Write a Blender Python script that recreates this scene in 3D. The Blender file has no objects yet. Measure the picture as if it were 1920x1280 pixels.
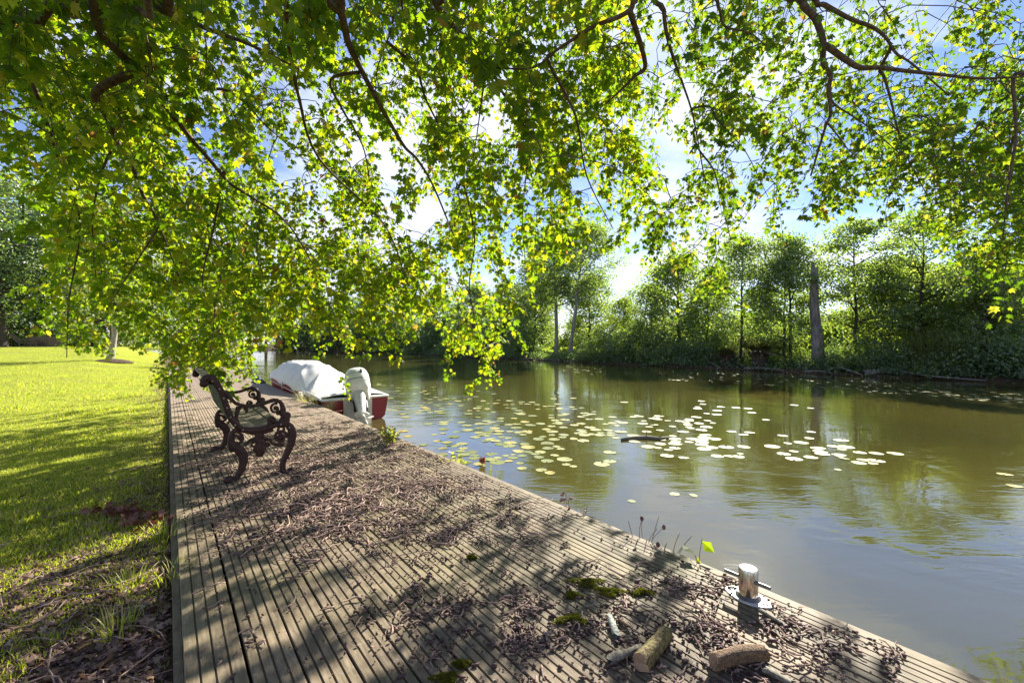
import bpy, math, random
import numpy as np
from mathutils import Vector, Matrix, Euler

random.seed(7)
RNG = np.random.default_rng(11)
S = bpy.context.scene
C = S.collection
F, H = 803.0, 1.25               # focal length in px of a 1920 frame, eye height over the deck
TH = math.atan(646/803)          # direction the deck runs in
ST, CT = math.sin(TH), math.cos(TH)
ZW = -0.45                       # water level
SUN = Vector((0.557, 1.0, 0.6625)).normalized()

# ---------------------------------------------------------------- helpers
def UV(u, v, z=0.0): return Vector((-ST*u+CT*v, CT*u+ST*v, z))
def uv_of(x, y): return (-ST*x+CT*y, CT*x+ST*y)
def ray(px, py, Y): return Vector(((px-960)/F*Y, Y, H-(py-642)/F*Y))
def gp(px, py, z=0.0):
    Y = F*(H-z)/(py-642)
    return Vector(((px-960)/F*Y, Y, z))
def at_v(px, v):                                # point on the line v=const under image column px
    dx = (px-960)/F
    Y = v/(CT*dx+ST)
    return dx*Y, Y
def sm(t):
    t = np.clip(t, 0, 1); return t*t*(3-2*t)

def tag(o, label=None, cat=None, group=None, kind=None):
    if label: o['label'] = label
    if cat: o['category'] = cat
    if group: o['group'] = group
    if kind: o['kind'] = kind
    return o
def empty(name, loc=(0, 0, 0), rz=0.0):
    o = bpy.data.objects.new(name, None); C.objects.link(o)
    o.location = loc; o.rotation_euler = (0, 0, rz); o.empty_display_size = 0.1
    return o
def link(name, me, parent=None):
    o = bpy.data.objects.new(name, me); C.objects.link(o)
    if parent: o.parent = parent
    return o
def copy_tree(o, parent=None):
    c = o.copy(); C.objects.link(c)
    if parent: c.parent = parent
    for ch in list(o.children): copy_tree(ch, c)
    return c

def np_mesh(name, V, T, mat, smooth=False):
    V = np.asarray(V, dtype=np.float32); T = np.asarray(T, dtype=np.int32)
    k = T.shape[1]; me = bpy.data.meshes.new(name)
    me.vertices.add(len(V)); me.vertices.foreach_set('co', V.ravel())
    me.loops.add(T.size); me.loops.foreach_set('vertex_index', T.ravel())
    me.polygons.add(len(T))
    me.polygons.foreach_set('loop_start', np.arange(0, T.size, k, dtype=np.int32))
    me.polygons.foreach_set('use_smooth', np.full(len(T), smooth, dtype=bool))
    me.update(calc_edges=True); me.materials.append(mat)
    return me

class MB:
    def __init__(s): s.V = []; s.F = []
    def add(s, vs, fs):
        b = len(s.V); s.V += [tuple(v) for v in vs]; s.F += [tuple(i+b for i in f) for f in fs]
    def box(s, c, size, rot=None, bev=0.0):
        hx, hy, hz = [q/2 for q in size]
        if bev <= 0:
            pts = [Vector((x*hx, y*hy, z*hz)) for z in (-1, 1) for y in (-1, 1) for x in (-1, 1)]
            fs = [(0, 2, 3, 1), (4, 5, 7, 6), (0, 1, 5, 4), (2, 6, 7, 3), (0, 4, 6, 2), (1, 3, 7, 5)]
        else:
            b = bev; pts = []
            ring = [(hx, hy-b), (hx-b, hy), (-hx+b, hy), (-hx, hy-b), (-hx, -hy+b), (-hx+b, -hy), (hx-b, -hy), (hx, -hy+b)]
            lv = [(-hz, 1), (-hz+b, 0), (hz-b, 0), (hz, 1)]
            for z, ins in lv:
                for x, y in ring:
                    k = 1-ins*b/max(hx, hy); kx = (hx-b*ins)/hx; ky = (hy-b*ins)/hy
                    pts.append(Vector((x*kx, y*ky, z)))
            fs = [tuple(reversed(range(8))), tuple(range(24, 32))]
            for r in range(3):
                for i in range(8):
                    j = (i+1) % 8; fs.append((r*8+i, r*8+j, r*8+8+j, r*8+8+i))
        m = rot if rot is not None else Matrix.Identity(3)
        s.add([m @ p + Vector(c) for p in pts], fs)
    def loft(s, rings, cap=True, closed=True):
        n = len(rings[0]); vs = [p for r in rings for p in r]; fs = []
        for k in range(len(rings)-1):
            for i in range(n if closed else n-1):
                j = (i+1) % n; fs.append((k*n+i, k*n+j, (k+1)*n+j, (k+1)*n+i))
        if cap and closed:
            fs.append(tuple(reversed(range(n)))); fs.append(tuple(range((len(rings)-1)*n, len(rings)*n)))
        s.add(vs, fs)
    def tube(s, pts, rad, n=6, cap=True, ax=None, flat=1.0):
        pts = [Vector(p) for p in pts]
        if not hasattr(rad, '__len__'): rad = [rad]*len(pts)
        rings = []; prev = None
        for i, p in enumerate(pts):
            t = (pts[min(i+1, len(pts)-1)]-pts[max(i-1, 0)])
            t = t.normalized() if t.length > 1e-9 else Vector((0, 0, 1))
            if ax is not None: a = Vector(ax); b = t.cross(a).normalized()
            else:
                if prev is None: prev = Vector((0, 0, 1)) if abs(t.z) < .9 else Vector((1, 0, 0))
                a = (prev-t*prev.dot(t))
                a = a.normalized() if a.length > 1e-6 else t.orthogonal().normalized()
                prev = a; b = t.cross(a)
            rings.append([p+(a*math.cos(2*math.pi*k/n)*flat+b*math.sin(2*math.pi*k/n))*rad[i] for k in range(n)])
        s.loft(rings, cap)
    def lathe(s, prof, n=20, c=(0, 0, 0), m=None):
        m = m if m is not None else Matrix.Identity(3)
        s.loft([[m @ Vector((r*math.cos(2*math.pi*k/n), r*math.sin(2*math.pi*k/n), z))+Vector(c) for k in range(n)] for r, z in prof])
    def ball(s, c, r, n=10, sc=(1, 1, 1), m=None):
        prof = [(math.sin(math.pi*k/n)*.999+.001, -math.cos(math.pi*k/n)) for k in range(n+1)]
        m = m if m is not None else Matrix.Identity(3)
        s.loft([[m @ Vector((q*math.cos(2*math.pi*k/12)*r*sc[0], q*math.sin(2*math.pi*k/12)*r*sc[1], z*r*sc[2]))+Vector(c) for k in range(12)] for q, z in prof])
    def mesh(s, name, mat, smooth=False):
        me = bpy.data.meshes.new(name); me.from_pydata(s.V, [], s.F); me.materials.append(mat)
        if smooth: me.polygons.foreach_set('use_smooth', [True]*len(me.polygons))
        me.update(); return me
    def build(s, name, mat, parent=None, smooth=False, auto=None):
        o = link(name, s.mesh(name, mat, smooth), parent)
        if auto and smooth:
            try: o.data.set_sharp_from_angle(angle=math.radians(auto))
            except Exception: pass
        return o

def spline(pts, n=6):
    pts = [Vector(p) for p in pts]; out = []
    for i in range(len(pts)-1):
        p0 = pts[max(i-1, 0)]; p1 = pts[i]; p2 = pts[i+1]; p3 = pts[min(i+2, len(pts)-1)]
        for k in range(n):
            t = k/n
            out.append(.5*((2*p1)+(p2-p0)*t+(2*p0-5*p1+4*p2-p3)*t*t+(3*p1-p0-3*p2+p3)*t**3))
    out.append(pts[-1]); return out

# leaves: many small faces in one mesh
def maple_template():
    h = [(.10, -.03), (.36, -.02), (.27, .13), (.60, .24), (.40, .38), (.50, .66), (.19, .56)]
    o = [(0, 0)]+h+[(0, 1.0)]+[(-x, y) for x, y in reversed(h)]
    v = [(0, .34, .03)]+[(x, y, -.22*abs(x)-.18*(y-.3)**2) for x, y in o]
    n = len(o); t = [(0, 1+i, 1+(i+1) % n) for i in range(n)]
    return np.array(v), np.array(t)
def diamond_template():
    return np.array([(0, 0, 0), (.36, .48, -.10), (0, 1, -.06), (-.36, .48, -.10), (0, .45, .03)]), np.array([(0, 1, 4), (1, 2, 4), (2, 3, 4), (3, 0, 4)])
def blade_template():
    return np.array([(-.06, 0, 0), (.06, 0, 0), (.05, .55, .06), (-.05, .55, .06), (0, 1, .25)]), np.array([(0, 1, 2), (0, 2, 3), (3, 2, 4)])
def leaf_arrays(P, A, N, size, tmpl):
    tv, tt = tmpl
    A = A/np.linalg.norm(A, axis=1, keepdims=True)
    N = N-A*np.sum(A*N, axis=1, keepdims=True); N = N/(np.linalg.norm(N, axis=1, keepdims=True)+1e-9)
    B = np.cross(A, N); s = np.asarray(size).reshape(-1, 1, 1)
    V = P[:, None, :]+s*(tv[None, :, 0:1]*B[:, None, :]+tv[None, :, 1:2]*A[:, None, :]+tv[None, :, 2:3]*N[:, None, :])
    T = tt[None]+(np.arange(len(P))*len(tv))[:, None, None]
    return V.reshape(-1, 3), T.reshape(-1, 3)
def randdir(n, rng=RNG):
    d = rng.normal(size=(n, 3)); return d/np.linalg.norm(d, axis=1, keepdims=True)

# ---------------------------------------------------------------- materials
def new_mat(name):
    m = bpy.data.materials.new(name); m.use_nodes = True
    nt = m.node_tree; nt.nodes.clear()
    out = nt.nodes.new('ShaderNodeOutputMaterial'); return m, nt, out
def nd(nt, typ, **kw):
    n = nt.nodes.new(typ)
    for k, v in kw.items():
        if k in n.inputs.keys() if isinstance(k, str) else False: n.inputs[k].default_value = v
        else: setattr(n, k, v)
    return n
def ramp(nt, fac, stops, interp='LINEAR'):
    r = nt.nodes.new('ShaderNodeValToRGB'); cr = r.color_ramp; cr.interpolation = interp
    while len(cr.elements) < len(stops): cr.elements.new(.5)
    for e, (p, c) in zip(cr.elements, stops): e.position = p; e.color = (*c, 1) if len(c) == 3 else c
    nt.links.new(fac, r.inputs[0]); return r.outputs[0]
def noise(nt, scale, detail=4, rough=.6, vec=None, dist=0.0):
    n = nt.nodes.new('ShaderNodeTexNoise'); n.inputs['Scale'].default_value = scale
    n.inputs['Detail'].default_value = detail; n.inputs['Roughness'].default_value = rough; n.inputs['Distortion'].default_value = dist
    if vec is not None: nt.links.new(vec, n.inputs['Vector'])
    return n.outputs['Fac']
def coords(nt, scale=(1, 1, 1), rz=0.0, which='Object'):
    t = nt.nodes.new('ShaderNodeTexCoord'); m = nt.nodes.new('ShaderNodeMapping')
    m.inputs['Scale'].default_value = scale; m.inputs['Rotation'].default_value = (0, 0, rz)
    nt.links.new(t.outputs[which], m.inputs['Vector']); return m.outputs[0]
def mixc(nt, fac, a, b, mode='MIX'):
    n = nt.nodes.new('ShaderNodeMix'); n.data_type = 'RGBA'; n.blend_type = mode
    for i, v in ((0, fac), (6, a), (7, b)):
        if isinstance(v, bpy.types.NodeSocket): nt.links.new(v, n.inputs[i])
        else: n.inputs[i].default_value = v if i == 0 else (*v, 1)
    return n.outputs[2]
def principled(nt, out, color, rough=.6, metal=0.0, spec=.5, bump=None, bs=.3, bd=.01):
    p = nt.nodes.new('ShaderNodeBsdfPrincipled')
    if isinstance(color, bpy.types.NodeSocket): nt.links.new(color, p.inputs['Base Color'])
    else: p.inputs['Base Color'].default_value = (*color, 1)
    if isinstance(rough, bpy.types.NodeSocket): nt.links.new(rough, p.inputs['Roughness'])
    else: p.inputs['Roughness'].default_value = rough
    p.inputs['Metallic'].default_value = metal; p.inputs['Specular IOR Level'].default_value = spec
    if bump is not None:
        b = nt.nodes.new('ShaderNodeBump'); b.inputs['Strength'].default_value = bs; b.inputs['Distance'].default_value = bd
        nt.links.new(bump, b.inputs['Height']); nt.links.new(b.outputs[0], p.inputs['Normal'])
    nt.links.new(p.outputs[0], out.inputs[0]); return p
def simple(name, c1, c2, scale=8, rough=.6, metal=0.0, spec=.5, bs=.3, bd=.005, stretch=(1, 1, 1), lo=.35, hi=.65):
    m, nt, out = new_mat(name); v = coords(nt, stretch); f = noise(nt, scale, 6, .62, v)
    principled(nt, out, ramp(nt, f, [(lo, c1), (hi, c2)]), rough, metal, spec, f, bs, bd); return m
def leaf_mat(name, stops, trans, tw=.5, gloss=.06, rough=.45):
    m, nt, out = new_mat(name)
    g = nt.nodes.new('ShaderNodeNewGeometry')
    col = ramp(nt, g.outputs['Random Per Island'], stops)
    d = nt.nodes.new('ShaderNodeBsdfDiffuse'); nt.links.new(col, d.inputs[0])
    t = nt.nodes.new('ShaderNodeBsdfTranslucent')
    nt.links.new(ramp(nt, g.outputs['Random Per Island'], trans), t.inputs[0])
    mx = nt.nodes.new('ShaderNodeMixShader'); mx.inputs[0].default_value = tw
    nt.links.new(d.outputs[0], mx.inputs[1]); nt.links.new(t.outputs[0], mx.inputs[2])
    gl = nt.nodes.new('ShaderNodeBsdfGlossy'); gl.inputs['Roughness'].default_value = rough
    m2 = nt.nodes.new('ShaderNodeMixShader'); m2.inputs[0].default_value = gloss
    nt.links.new(mx.outputs[0], m2.inputs[1]); nt.links.new(gl.outputs[0], m2.inputs[2])
    nt.links.new(m2.outputs[0], out.inputs[0]); return m

M = {}
M['canopy_leaf'] = leaf_mat('canopy_leaf', [(0, (.035, .075, .006)), (.5, (.065, .115, .008)), (.85, (.11, .145, .01)), (.975, (.15, .14, .02)), (.99, (.17, .09, .02)), (1, (.16, .05, .02))],
                            [(0, (.17, .32, .006)), (.5, (.28, .43, .008)), (.88, (.54, .62, .012)), (.985, (.70, .62, .03)), (.993, (.5, .25, .04)), (1, (.35, .12, .04))], .57, .02)
M['river_leaf'] = leaf_mat('river_tree_leaf', [(0, (.03, .062, .007)), (.5, (.05, .095, .009)), (.88, (.085, .12, .012)), (.985, (.12, .12, .02)), (1, (.14, .06, .02))],
                          [(0, (.10, .21, .008)), (.5, (.20, .35, .01)), (.88, (.44, .54, .02)), (.985, (.6, .56, .04)), (1, (.35, .16, .04))], .5, .02)
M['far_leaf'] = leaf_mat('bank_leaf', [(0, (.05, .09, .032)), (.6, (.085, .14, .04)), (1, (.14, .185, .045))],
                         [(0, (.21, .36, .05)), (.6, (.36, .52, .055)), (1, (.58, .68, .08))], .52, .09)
M['bright_leaf'] = leaf_mat('yellow_sunlit_leaf', [(0, (.05, .09, .02)), (.6, (.085, .135, .026)), (1, (.14, .175, .036))],
                            [(0, (.22, .36, .04)), (.6, (.38, .52, .045)), (1, (.58, .66, .08))], .5, .06)  # yellow-green tint puts a sunlit look into the bank foliage colour
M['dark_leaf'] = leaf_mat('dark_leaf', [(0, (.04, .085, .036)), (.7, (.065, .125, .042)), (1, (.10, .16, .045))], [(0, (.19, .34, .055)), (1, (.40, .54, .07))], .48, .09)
M['willow_leaf'] = leaf_mat('willow_leaf', [(0, (.07, .10, .04)), (1, (.14, .16, .06))], [(0, (.2, .3, .06)), (1, (.4, .45, .1))], .4, .06)
M['grass'] = leaf_mat('grass_blade', [(0, (.09, .13, .018)), (.42, (.165, .19, .03)), (.74, (.28, .265, .075)), (1, (.42, .36, .17))],
                      [(0, (.38, .56, .02)), (.45, (.62, .74, .03)), (.82, (.82, .80, .07)), (1, (.8, .68, .22))], .5, .03)
M['dry_grass'] = leaf_mat('dry_grass', [(0, (.16, .15, .05)), (1, (.32, .27, .12))], [(0, (.36, .36, .08)), (1, (.55, .48, .18))], .4, .04)
M['weed_leaf'] = leaf_mat('weed_leaf', [(0, (.10, .13, .02)), (1, (.22, .21, .04))], [(0, (.4, .5, .05)), (1, (.65, .62, .1))], .5, .05)
M['dead_leaf'] = leaf_mat('dead_leaf', [(0, (.10, .055, .036)), (.5, (.24, .145, .10)), (.85, (.30, .19, .14)), (1, (.42, .30, .22))], [(0, (.12, .05, .02)), (1, (.25, .12, .05))], .2, .05)
M['reed'] = leaf_mat('reed', [(0, (.05, .075, .02)), (1, (.12, .13, .04))], [(0, (.18, .26, .04)), (1, (.36, .36, .08))], .4, .05)
M['tussock_dry'] = leaf_mat('tussock_dry', [(0, (.14, .11, .07)), (1, (.30, .23, .15))], [(0, (.08, .06, .03)), (1, (.18, .13, .07))], .25, .03)
M['moss'] = leaf_mat('moss', [(0, (.07, .075, .012)), (1, (.15, .145, .025))], [(0, (.14, .18, .01)), (1, (.26, .26, .03))], .3, .0)
M['bark'] = simple('bark', (.030, .022, .018), (.085, .068, .055), 14, .85, 0, .3, .8, .012, (1, 1, .3))
M['branch_bark'] = simple('branch_bark', (.045, .028, .022), (.15, .10, .07), 30, .8, 0, .3, .6, .006)
M['pale_bark'] = simple('pale_bark', (.17, .15, .12), (.40, .35, .30), 9, .8, 0, .3, .6, .01, (1, 1, .35))
M['grey_bark'] = simple('grey_bark', (.12, .115, .10), (.30, .29, .26), 10, .85, 0, .3, .7, .01, (1, 1, .3))
M['snag_bark'] = simple('snag_bark', (.09, .08, .075), (.26, .235, .21), 7, .85, 0, .3, .8, .02, (1, 1, .25))
M['iron'] = simple('rusty_iron', (.022, .012, .011), (.07, .033, .026), 45, .55, .35, .4, .5, .002)
M['slat'] = simple('weathered_slat', (.14, .115, .082), (.30, .25, .185), 14, .7, 0, .35, .35, .002, (9, 1, 1))
M['lattice'] = simple('mossy_lattice', (.055, .075, .045), (.15, .16, .11), 22, .75, 0, .3, .4, .002)
M['bolt'] = simple('bolt', (.3, .28, .25), (.5, .48, .44), 30, .4, .8)
M['steel'] = simple('polished_steel', (.46, .43, .40), (.64, .60, .56), 60, .2, 1.0, .5, .04, .001)
M['steel_dull'] = simple('dull_steel', (.13, .12, .11), (.22, .21, .19), 60, .45, .8, .5, .1, .001)
M['plate'] = simple('pale_glint_metal', (.50, .49, .47), (.62, .61, .59), 40, .5, .1, .5, .05, .001)  # pale colour holds the sun glint of the steel base plate
M['red_hull'] = simple('red_gelcoat', (.23, .012, .018), (.30, .018, .025), 4, .25, 0, .5, .03, .002)
M['white_gel'] = simple('white_gelcoat', (.66, .64, .58), (.80, .78, .74), 5, .3, 0, .5, .04, .002)
M['motor_white'] = simple('motor_white', (.66, .65, .60), (.78, .77, .73), 6, .35, 0, .5, .05, .002)
M['motor_leg'] = simple('motor_leg', (.42, .42, .40), (.56, .55, .53), 12, .4, 0, .5, .1, .002)
M['black'] = simple('black_rubber', (.012, .012, .013), (.035, .035, .035), 12, .6)
M['rope'] = simple('rope', (.42, .40, .35), (.66, .63, .56), 60, .9, 0, .2, .5, .003)
M['dark_grey'] = simple('dark_grey', (.03, .035, .045), (.07, .08, .095), 20, .8, 0, .2, .4, .004)
M['twig'] = simple('twig', (.10, .06, .05), (.40, .285, .235), 40, .85, 0, .3, .5, .002)
M['log'] = simple('log_bark', (.05, .03, .02), (.30, .20, .12), 110, .85, 0, .3, 1, .012, lo=.3, hi=.7)
M['log_moss'] = simple('mossy_log', (.075, .045, .035), (.22, .19, .06), 60, .85, 0, .3, 1, .012, lo=.38, hi=.62)
M['log_end'] = simple('cut_wood', (.25, .15, .09), (.42, .29, .2), 30, .85)
M['lichen'] = simple('lichen', (.12, .11, .09), (.42, .46, .42), 90, .9, 0, .2, .9, .006)
M['grey_wood'] = simple('rotten_wood', (.08, .07, .055), (.28, .25, .20), 80, .85, 0, .3, .9, .006, (1, .25, 1))
M['fur_wood'] = simple('furniture_wood', (.14, .10, .065), (.26, .19, .13), 10, .75, 0, .3, .3, .003, (1, 6, 1))
M['blue'] = simple('pale_blue_paint', (.22, .36, .48), (.32, .46, .58), 8, .5)
M['soil'] = simple('soil', (.04, .028, .018), (.10, .07, .045), 9, .95, 0, .2, .8, .02)
M['husk'] = None

def husk():
    m, nt, out = new_mat('seed_husk'); g = nt.nodes.new('ShaderNodeNewGeometry')
    c = ramp(nt, g.outputs['Random Per Island'], [(0, (.04, .02, .022)), (.5, (.09, .046, .045)), (.88, (.20, .115, .10)), (1, (.40, .26, .19))])
    principled(nt, out, c, .65, 0, .35); return m
M['husk'] = husk()

def deck_mat():
    m, nt, out = new_mat('grooved_deck_wood')
    g = nt.nodes.new('ShaderNodeNewGeometry'); v = coords(nt, (1, .12, 1)); v2 = coords(nt)
    grain = noise(nt, 60, 6, .7, v); big = noise(nt, 1.1, 5, .6, v2, .4); mid = noise(nt, 6, 5, .65, v2)
    base = ramp(nt, grain, [(.28, (.105, .080, .054)), (.5, (.195, .155, .108)), (.72, (.32, .258, .19))])
    per = ramp(nt, g.outputs['Random Per Island'], [(0, (.72, .70, .66)), (.5, (1, .98, .94)), (1, (1.2, 1.12, 1.04))])
    c = mixc(nt, 1.0, base, per, 'MULTIPLY')
    alg = ramp(nt, big, [(.42, (0, 0, 0)), (.62, (1, 1, 1))])
    a2 = nt.nodes.new('ShaderNodeMath'); a2.operation = 'MULTIPLY'; a2.inputs[1].default_value = .5; nt.links.new(alg, a2.inputs[0])
    c = mixc(nt, a2.outputs[0], c, (.16, .145, .06))
    # farther along, the boards are bare and pinkish
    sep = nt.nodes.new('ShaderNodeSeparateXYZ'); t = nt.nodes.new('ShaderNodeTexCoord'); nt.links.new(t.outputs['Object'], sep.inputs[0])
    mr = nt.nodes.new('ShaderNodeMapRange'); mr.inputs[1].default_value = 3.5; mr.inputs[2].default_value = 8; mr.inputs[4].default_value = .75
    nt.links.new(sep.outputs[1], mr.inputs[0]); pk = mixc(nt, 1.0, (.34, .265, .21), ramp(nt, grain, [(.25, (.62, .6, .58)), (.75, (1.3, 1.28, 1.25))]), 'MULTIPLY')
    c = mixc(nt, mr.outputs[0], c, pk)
    sp = ramp(nt, noise(nt, 26, 3, .7, v2), [(.62, (0, 0, 0)), (.72, (1, 1, 1))])
    c = mixc(nt, sp, c, (.30, .27, .21))
    st = ramp(nt, mid, [(.3, (.62, .60, .56)), (.55, (1, 1, 1))]); c = mixc(nt, 1.0, c, st, 'MULTIPLY')
    principled(nt, out, c, .72, 0, .35, grain, .35, .003); return m
M['deck'] = deck_mat()

def ground_mat():
    m, nt, out = new_mat('ground'); t = nt.nodes.new('ShaderNodeTexCoord'); v = t.outputs['Object']
    sep = nt.nodes.new('ShaderNodeSeparateXYZ'); nt.links.new(v, sep.inputs[0])   # x = across (v), y = along (u)
    n1 = noise(nt, .5, 6, .65, v); n2 = noise(nt, 7, 6, .7, v); n3 = noise(nt, 40, 4, .7, v)
    grass = ramp(nt, n2, [(.3, (.17, .21, .018)), (.5, (.25, .29, .024)), (.72, (.36, .35, .05))])
    grass = mixc(nt, ramp(nt, n1, [(.5, (0, 0, 0)), (.7, (.7, .7, .7))]), grass, (.17, .17, .045))
    soil = ramp(nt, n3, [(.3, (.035, .024, .015)), (.55, (.10, .068, .044)), (.75, (.22, .155, .105))])
    ma = nt.nodes.new('ShaderNodeMath'); ma.operation = 'MULTIPLY_ADD'; ma.inputs[1].default_value = 1.6; nt.links.new(n1, ma.inputs[0]); nt.links.new(sep.outputs[0], ma.inputs[2])
    bank = nt.nodes.new('ShaderNodeMapRange'); bank.inputs[1].default_value = .15; bank.inputs[2].default_value = .8
    nt.links.new(ma.outputs[0], bank.inputs[0])
    near = nt.nodes.new('ShaderNodeMapRange'); near.inputs[1].default_value = 6.5; near.inputs[2].default_value = 2.5; nt.links.new(sep.outputs[1], near.inputs[0])
    mb = nt.nodes.new('ShaderNodeMapRange'); mb.inputs[1].default_value = -3.6; mb.inputs[2].default_value = .4; nt.links.new(ma.outputs[0], mb.inputs[0])
    mm = nt.nodes.new('ShaderNodeMath'); mm.operation = 'MULTIPLY'; nt.links.new(near.outputs[0], mm.inputs[0]); nt.links.new(mb.outputs[0], mm.inputs[1])
    mx = nt.nodes.new('ShaderNodeMath'); mx.operation = 'MAXIMUM'; nt.links.new(mm.outputs[0], mx.inputs[0]); nt.links.new(bank.outputs[0], mx.inputs[1])
    c = mixc(nt, mx.outputs[0], grass, soil)
    principled(nt, out, c, .95, 0, .15, n3, .9, .03); return m
M['ground'] = ground_mat()

def water_mat():
    m, nt, out = new_mat('river_water'); v = coords(nt, (1, 1, 1)); v2 = coords(nt, (.55, 1.7, 1), -TH)
    a = noise(nt, 2.2, 3, .55, v2, .6); b = noise(nt, 9, 3, .6, v2, .4)
    s = nt.nodes.new('ShaderNodeMath'); s.operation = 'MULTIPLY_ADD'; s.inputs[1].default_value = .22; nt.links.new(b, s.inputs[0]); nt.links.new(a, s.inputs[2])
    big = noise(nt, .16, 3, .5, v)
    pt = ramp(nt, noise(nt, .45, 3, .6, v, .5), [(.42, (.45, .45, .45)), (.62, (2.0, 2.0, 2.0))]); hm_ = nt.nodes.new('ShaderNodeMath'); hm_.operation = 'MULTIPLY'; nt.links.new(s.outputs[0], hm_.inputs[0]); nt.links.new(pt, hm_.inputs[1])
    c = ramp(nt, big, [(.35, (.050, .047, .013)), (.65, (.080, .070, .017))])
    p = principled(nt, out, c, .03, 0, .5, hm_.outputs[0], .24, .02); p.inputs['IOR'].default_value = 2.1
    return m
M['water'] = water_mat()

def pad_mat():
    m, nt, out = new_mat('lily_pad'); g = nt.nodes.new('ShaderNodeObjectInfo'); g2 = nt.nodes.new('ShaderNodeNewGeometry')
    ad = nt.nodes.new('ShaderNodeMath'); ad.operation = 'ADD'; nt.links.new(g.outputs['Random'], ad.inputs[0]); nt.links.new(g2.outputs['Random Per Island'], ad.inputs[1])
    fr = nt.nodes.new('ShaderNodeMath'); fr.operation = 'FRACT'; nt.links.new(ad.outputs[0], fr.inputs[0])
    c = ramp(nt, fr.outputs[0], [(0, (.11, .14, .035)), (.5, (.19, .21, .065)), (.85, (.27, .27, .10)), (1, (.34, .27, .07))])
    f = noise(nt, 14, 4, .6, coords(nt))
    c = mixc(nt, 1.0, c, ramp(nt, f, [(.3, (.75, .75, .7)), (.6, (1.05, 1.05, 1))]), 'MULTIPLY')
    principled(nt, out, c, .62, 0, .13, f, .45, .008); return m
M['pad'] = pad_mat()

def cover_mat():
    m, nt, out = new_mat('canvas_cover'); v = coords(nt); f = noise(nt, 3.0, 5, .6, v, .5); w = noise(nt, 200, 2, .5, v)
    c = ramp(nt, f, [(.3, (.68, .66, .61)), (.7, (.82, .80, .76))])
    principled(nt, out, c, .75, 0, .25, w, .15, .001); return m
M['cover'] = cover_mat()

# ---------------------------------------------------------------- world, sun, camera
w = bpy.data.worlds.new('World'); S.world = w; w.use_nodes = True
nt = w.node_tree; bg = nt.nodes['Background']
sky = nt.nodes.new('ShaderNodeTexSky'); sky.sky_type = 'NISHITA'; sky.sun_disc = False
sky.sun_elevation = math.asin(SUN.z); sky.sun_rotation = math.atan2(SUN.x, SUN.y)
sky.air_density = .85; sky.dust_density = 0.0; sky.ozone_density = 3.0
tc = nt.nodes.new('ShaderNodeTexCoord'); sp = nt.nodes.new('ShaderNodeSeparateXYZ'); nt.links.new(tc.outputs['Generated'], sp.inputs[0])
az = nt.nodes.new('ShaderNodeMath'); az.operation = 'ADD'; az.inputs[1].default_value = .16; nt.links.new(sp.outputs[2], az.inputs[0])
az2 = nt.nodes.new('ShaderNodeMath'); az2.operation = 'MAXIMUM'; az2.inputs[1].default_value = .05; nt.links.new(az.outputs[0], az2.inputs[0])
dv = nt.nodes.new('ShaderNodeVectorMath'); dv.operation = 'SCALE'
inv = nt.nodes.new('ShaderNodeMath'); inv.operation = 'DIVIDE'; inv.inputs[0].default_value = 1.0; nt.links.new(az2.outputs[0], inv.inputs[1])
nt.links.new(tc.outputs['Generated'], dv.inputs[0]); nt.links.new(inv.outputs[0], dv.inputs['Scale'])
cn = noise(nt, 1.15, 7, .55, dv.outputs[0], .2)
lo_ = nt.nodes.new('ShaderNodeMath'); lo_.operation = 'MULTIPLY_ADD'; lo_.inputs[1].default_value = -.24; lo_.inputs[2].default_value = .125; nt.links.new(sp.outputs[2], lo_.inputs[0])
ad_ = nt.nodes.new('ShaderNodeMath'); ad_.operation = 'ADD'; nt.links.new(cn, ad_.inputs[0]); nt.links.new(lo_.outputs[0], ad_.inputs[1]); cn = ad_.outputs[0]
cm = ramp(nt, cn, [(.49, (.02, .02, .02)), (.67, (.9, .9, .9))])
cshade = ramp(nt, cn, [(.46, (6.0, 6.2, 6.5)), (.70, (4.3, 4.5, 5.0))])
sk2 = mixc(nt, 1.0, sky.outputs[0], (.80, .74, .82), 'MULTIPLY')
skyc = mixc(nt, cm, sk2, cshade)
nt.links.new(skyc, bg.inputs[0]); bg.inputs[1].default_value = .076

sl = bpy.data.lights.new('sun', 'SUN'); sl.energy = 5.0; sl.angle = math.radians(.5); sl.color = (1, .93, .80)
so = bpy.data.objects.new('sun', sl); C.objects.link(so); so.rotation_euler = SUN.to_track_quat('Z', 'Y').to_euler(); so.location = (8, 14, 12)

cam = bpy.data.cameras.new('camera'); co = bpy.data.objects.new('camera', cam); C.objects.link(co)
cam.sensor_width = 36; cam.lens = F/1920*36; cam.clip_end = 2000; cam.clip_start = .05; cam.shift_y = 2/1920
co.location = (0, 0, H); co.rotation_euler = (math.pi/2, 0, 0); S.camera = co
S.view_settings.view_transform = 'Standard'; S.view_settings.look = 'None'; S.view_settings.gamma = 1; S.view_settings.exposure = 1.76
S.cycles.use_denoising = True
S.cycles.max_bounces = 7; S.cycles.diffuse_bounces = 4; S.cycles.glossy_bounces = 3; S.cycles.transmission_bounces = 4
S.cycles.sample_clamp_indirect = 6; S.cycles.caustics_reflective = False; S.cycles.caustics_refractive = False

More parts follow.
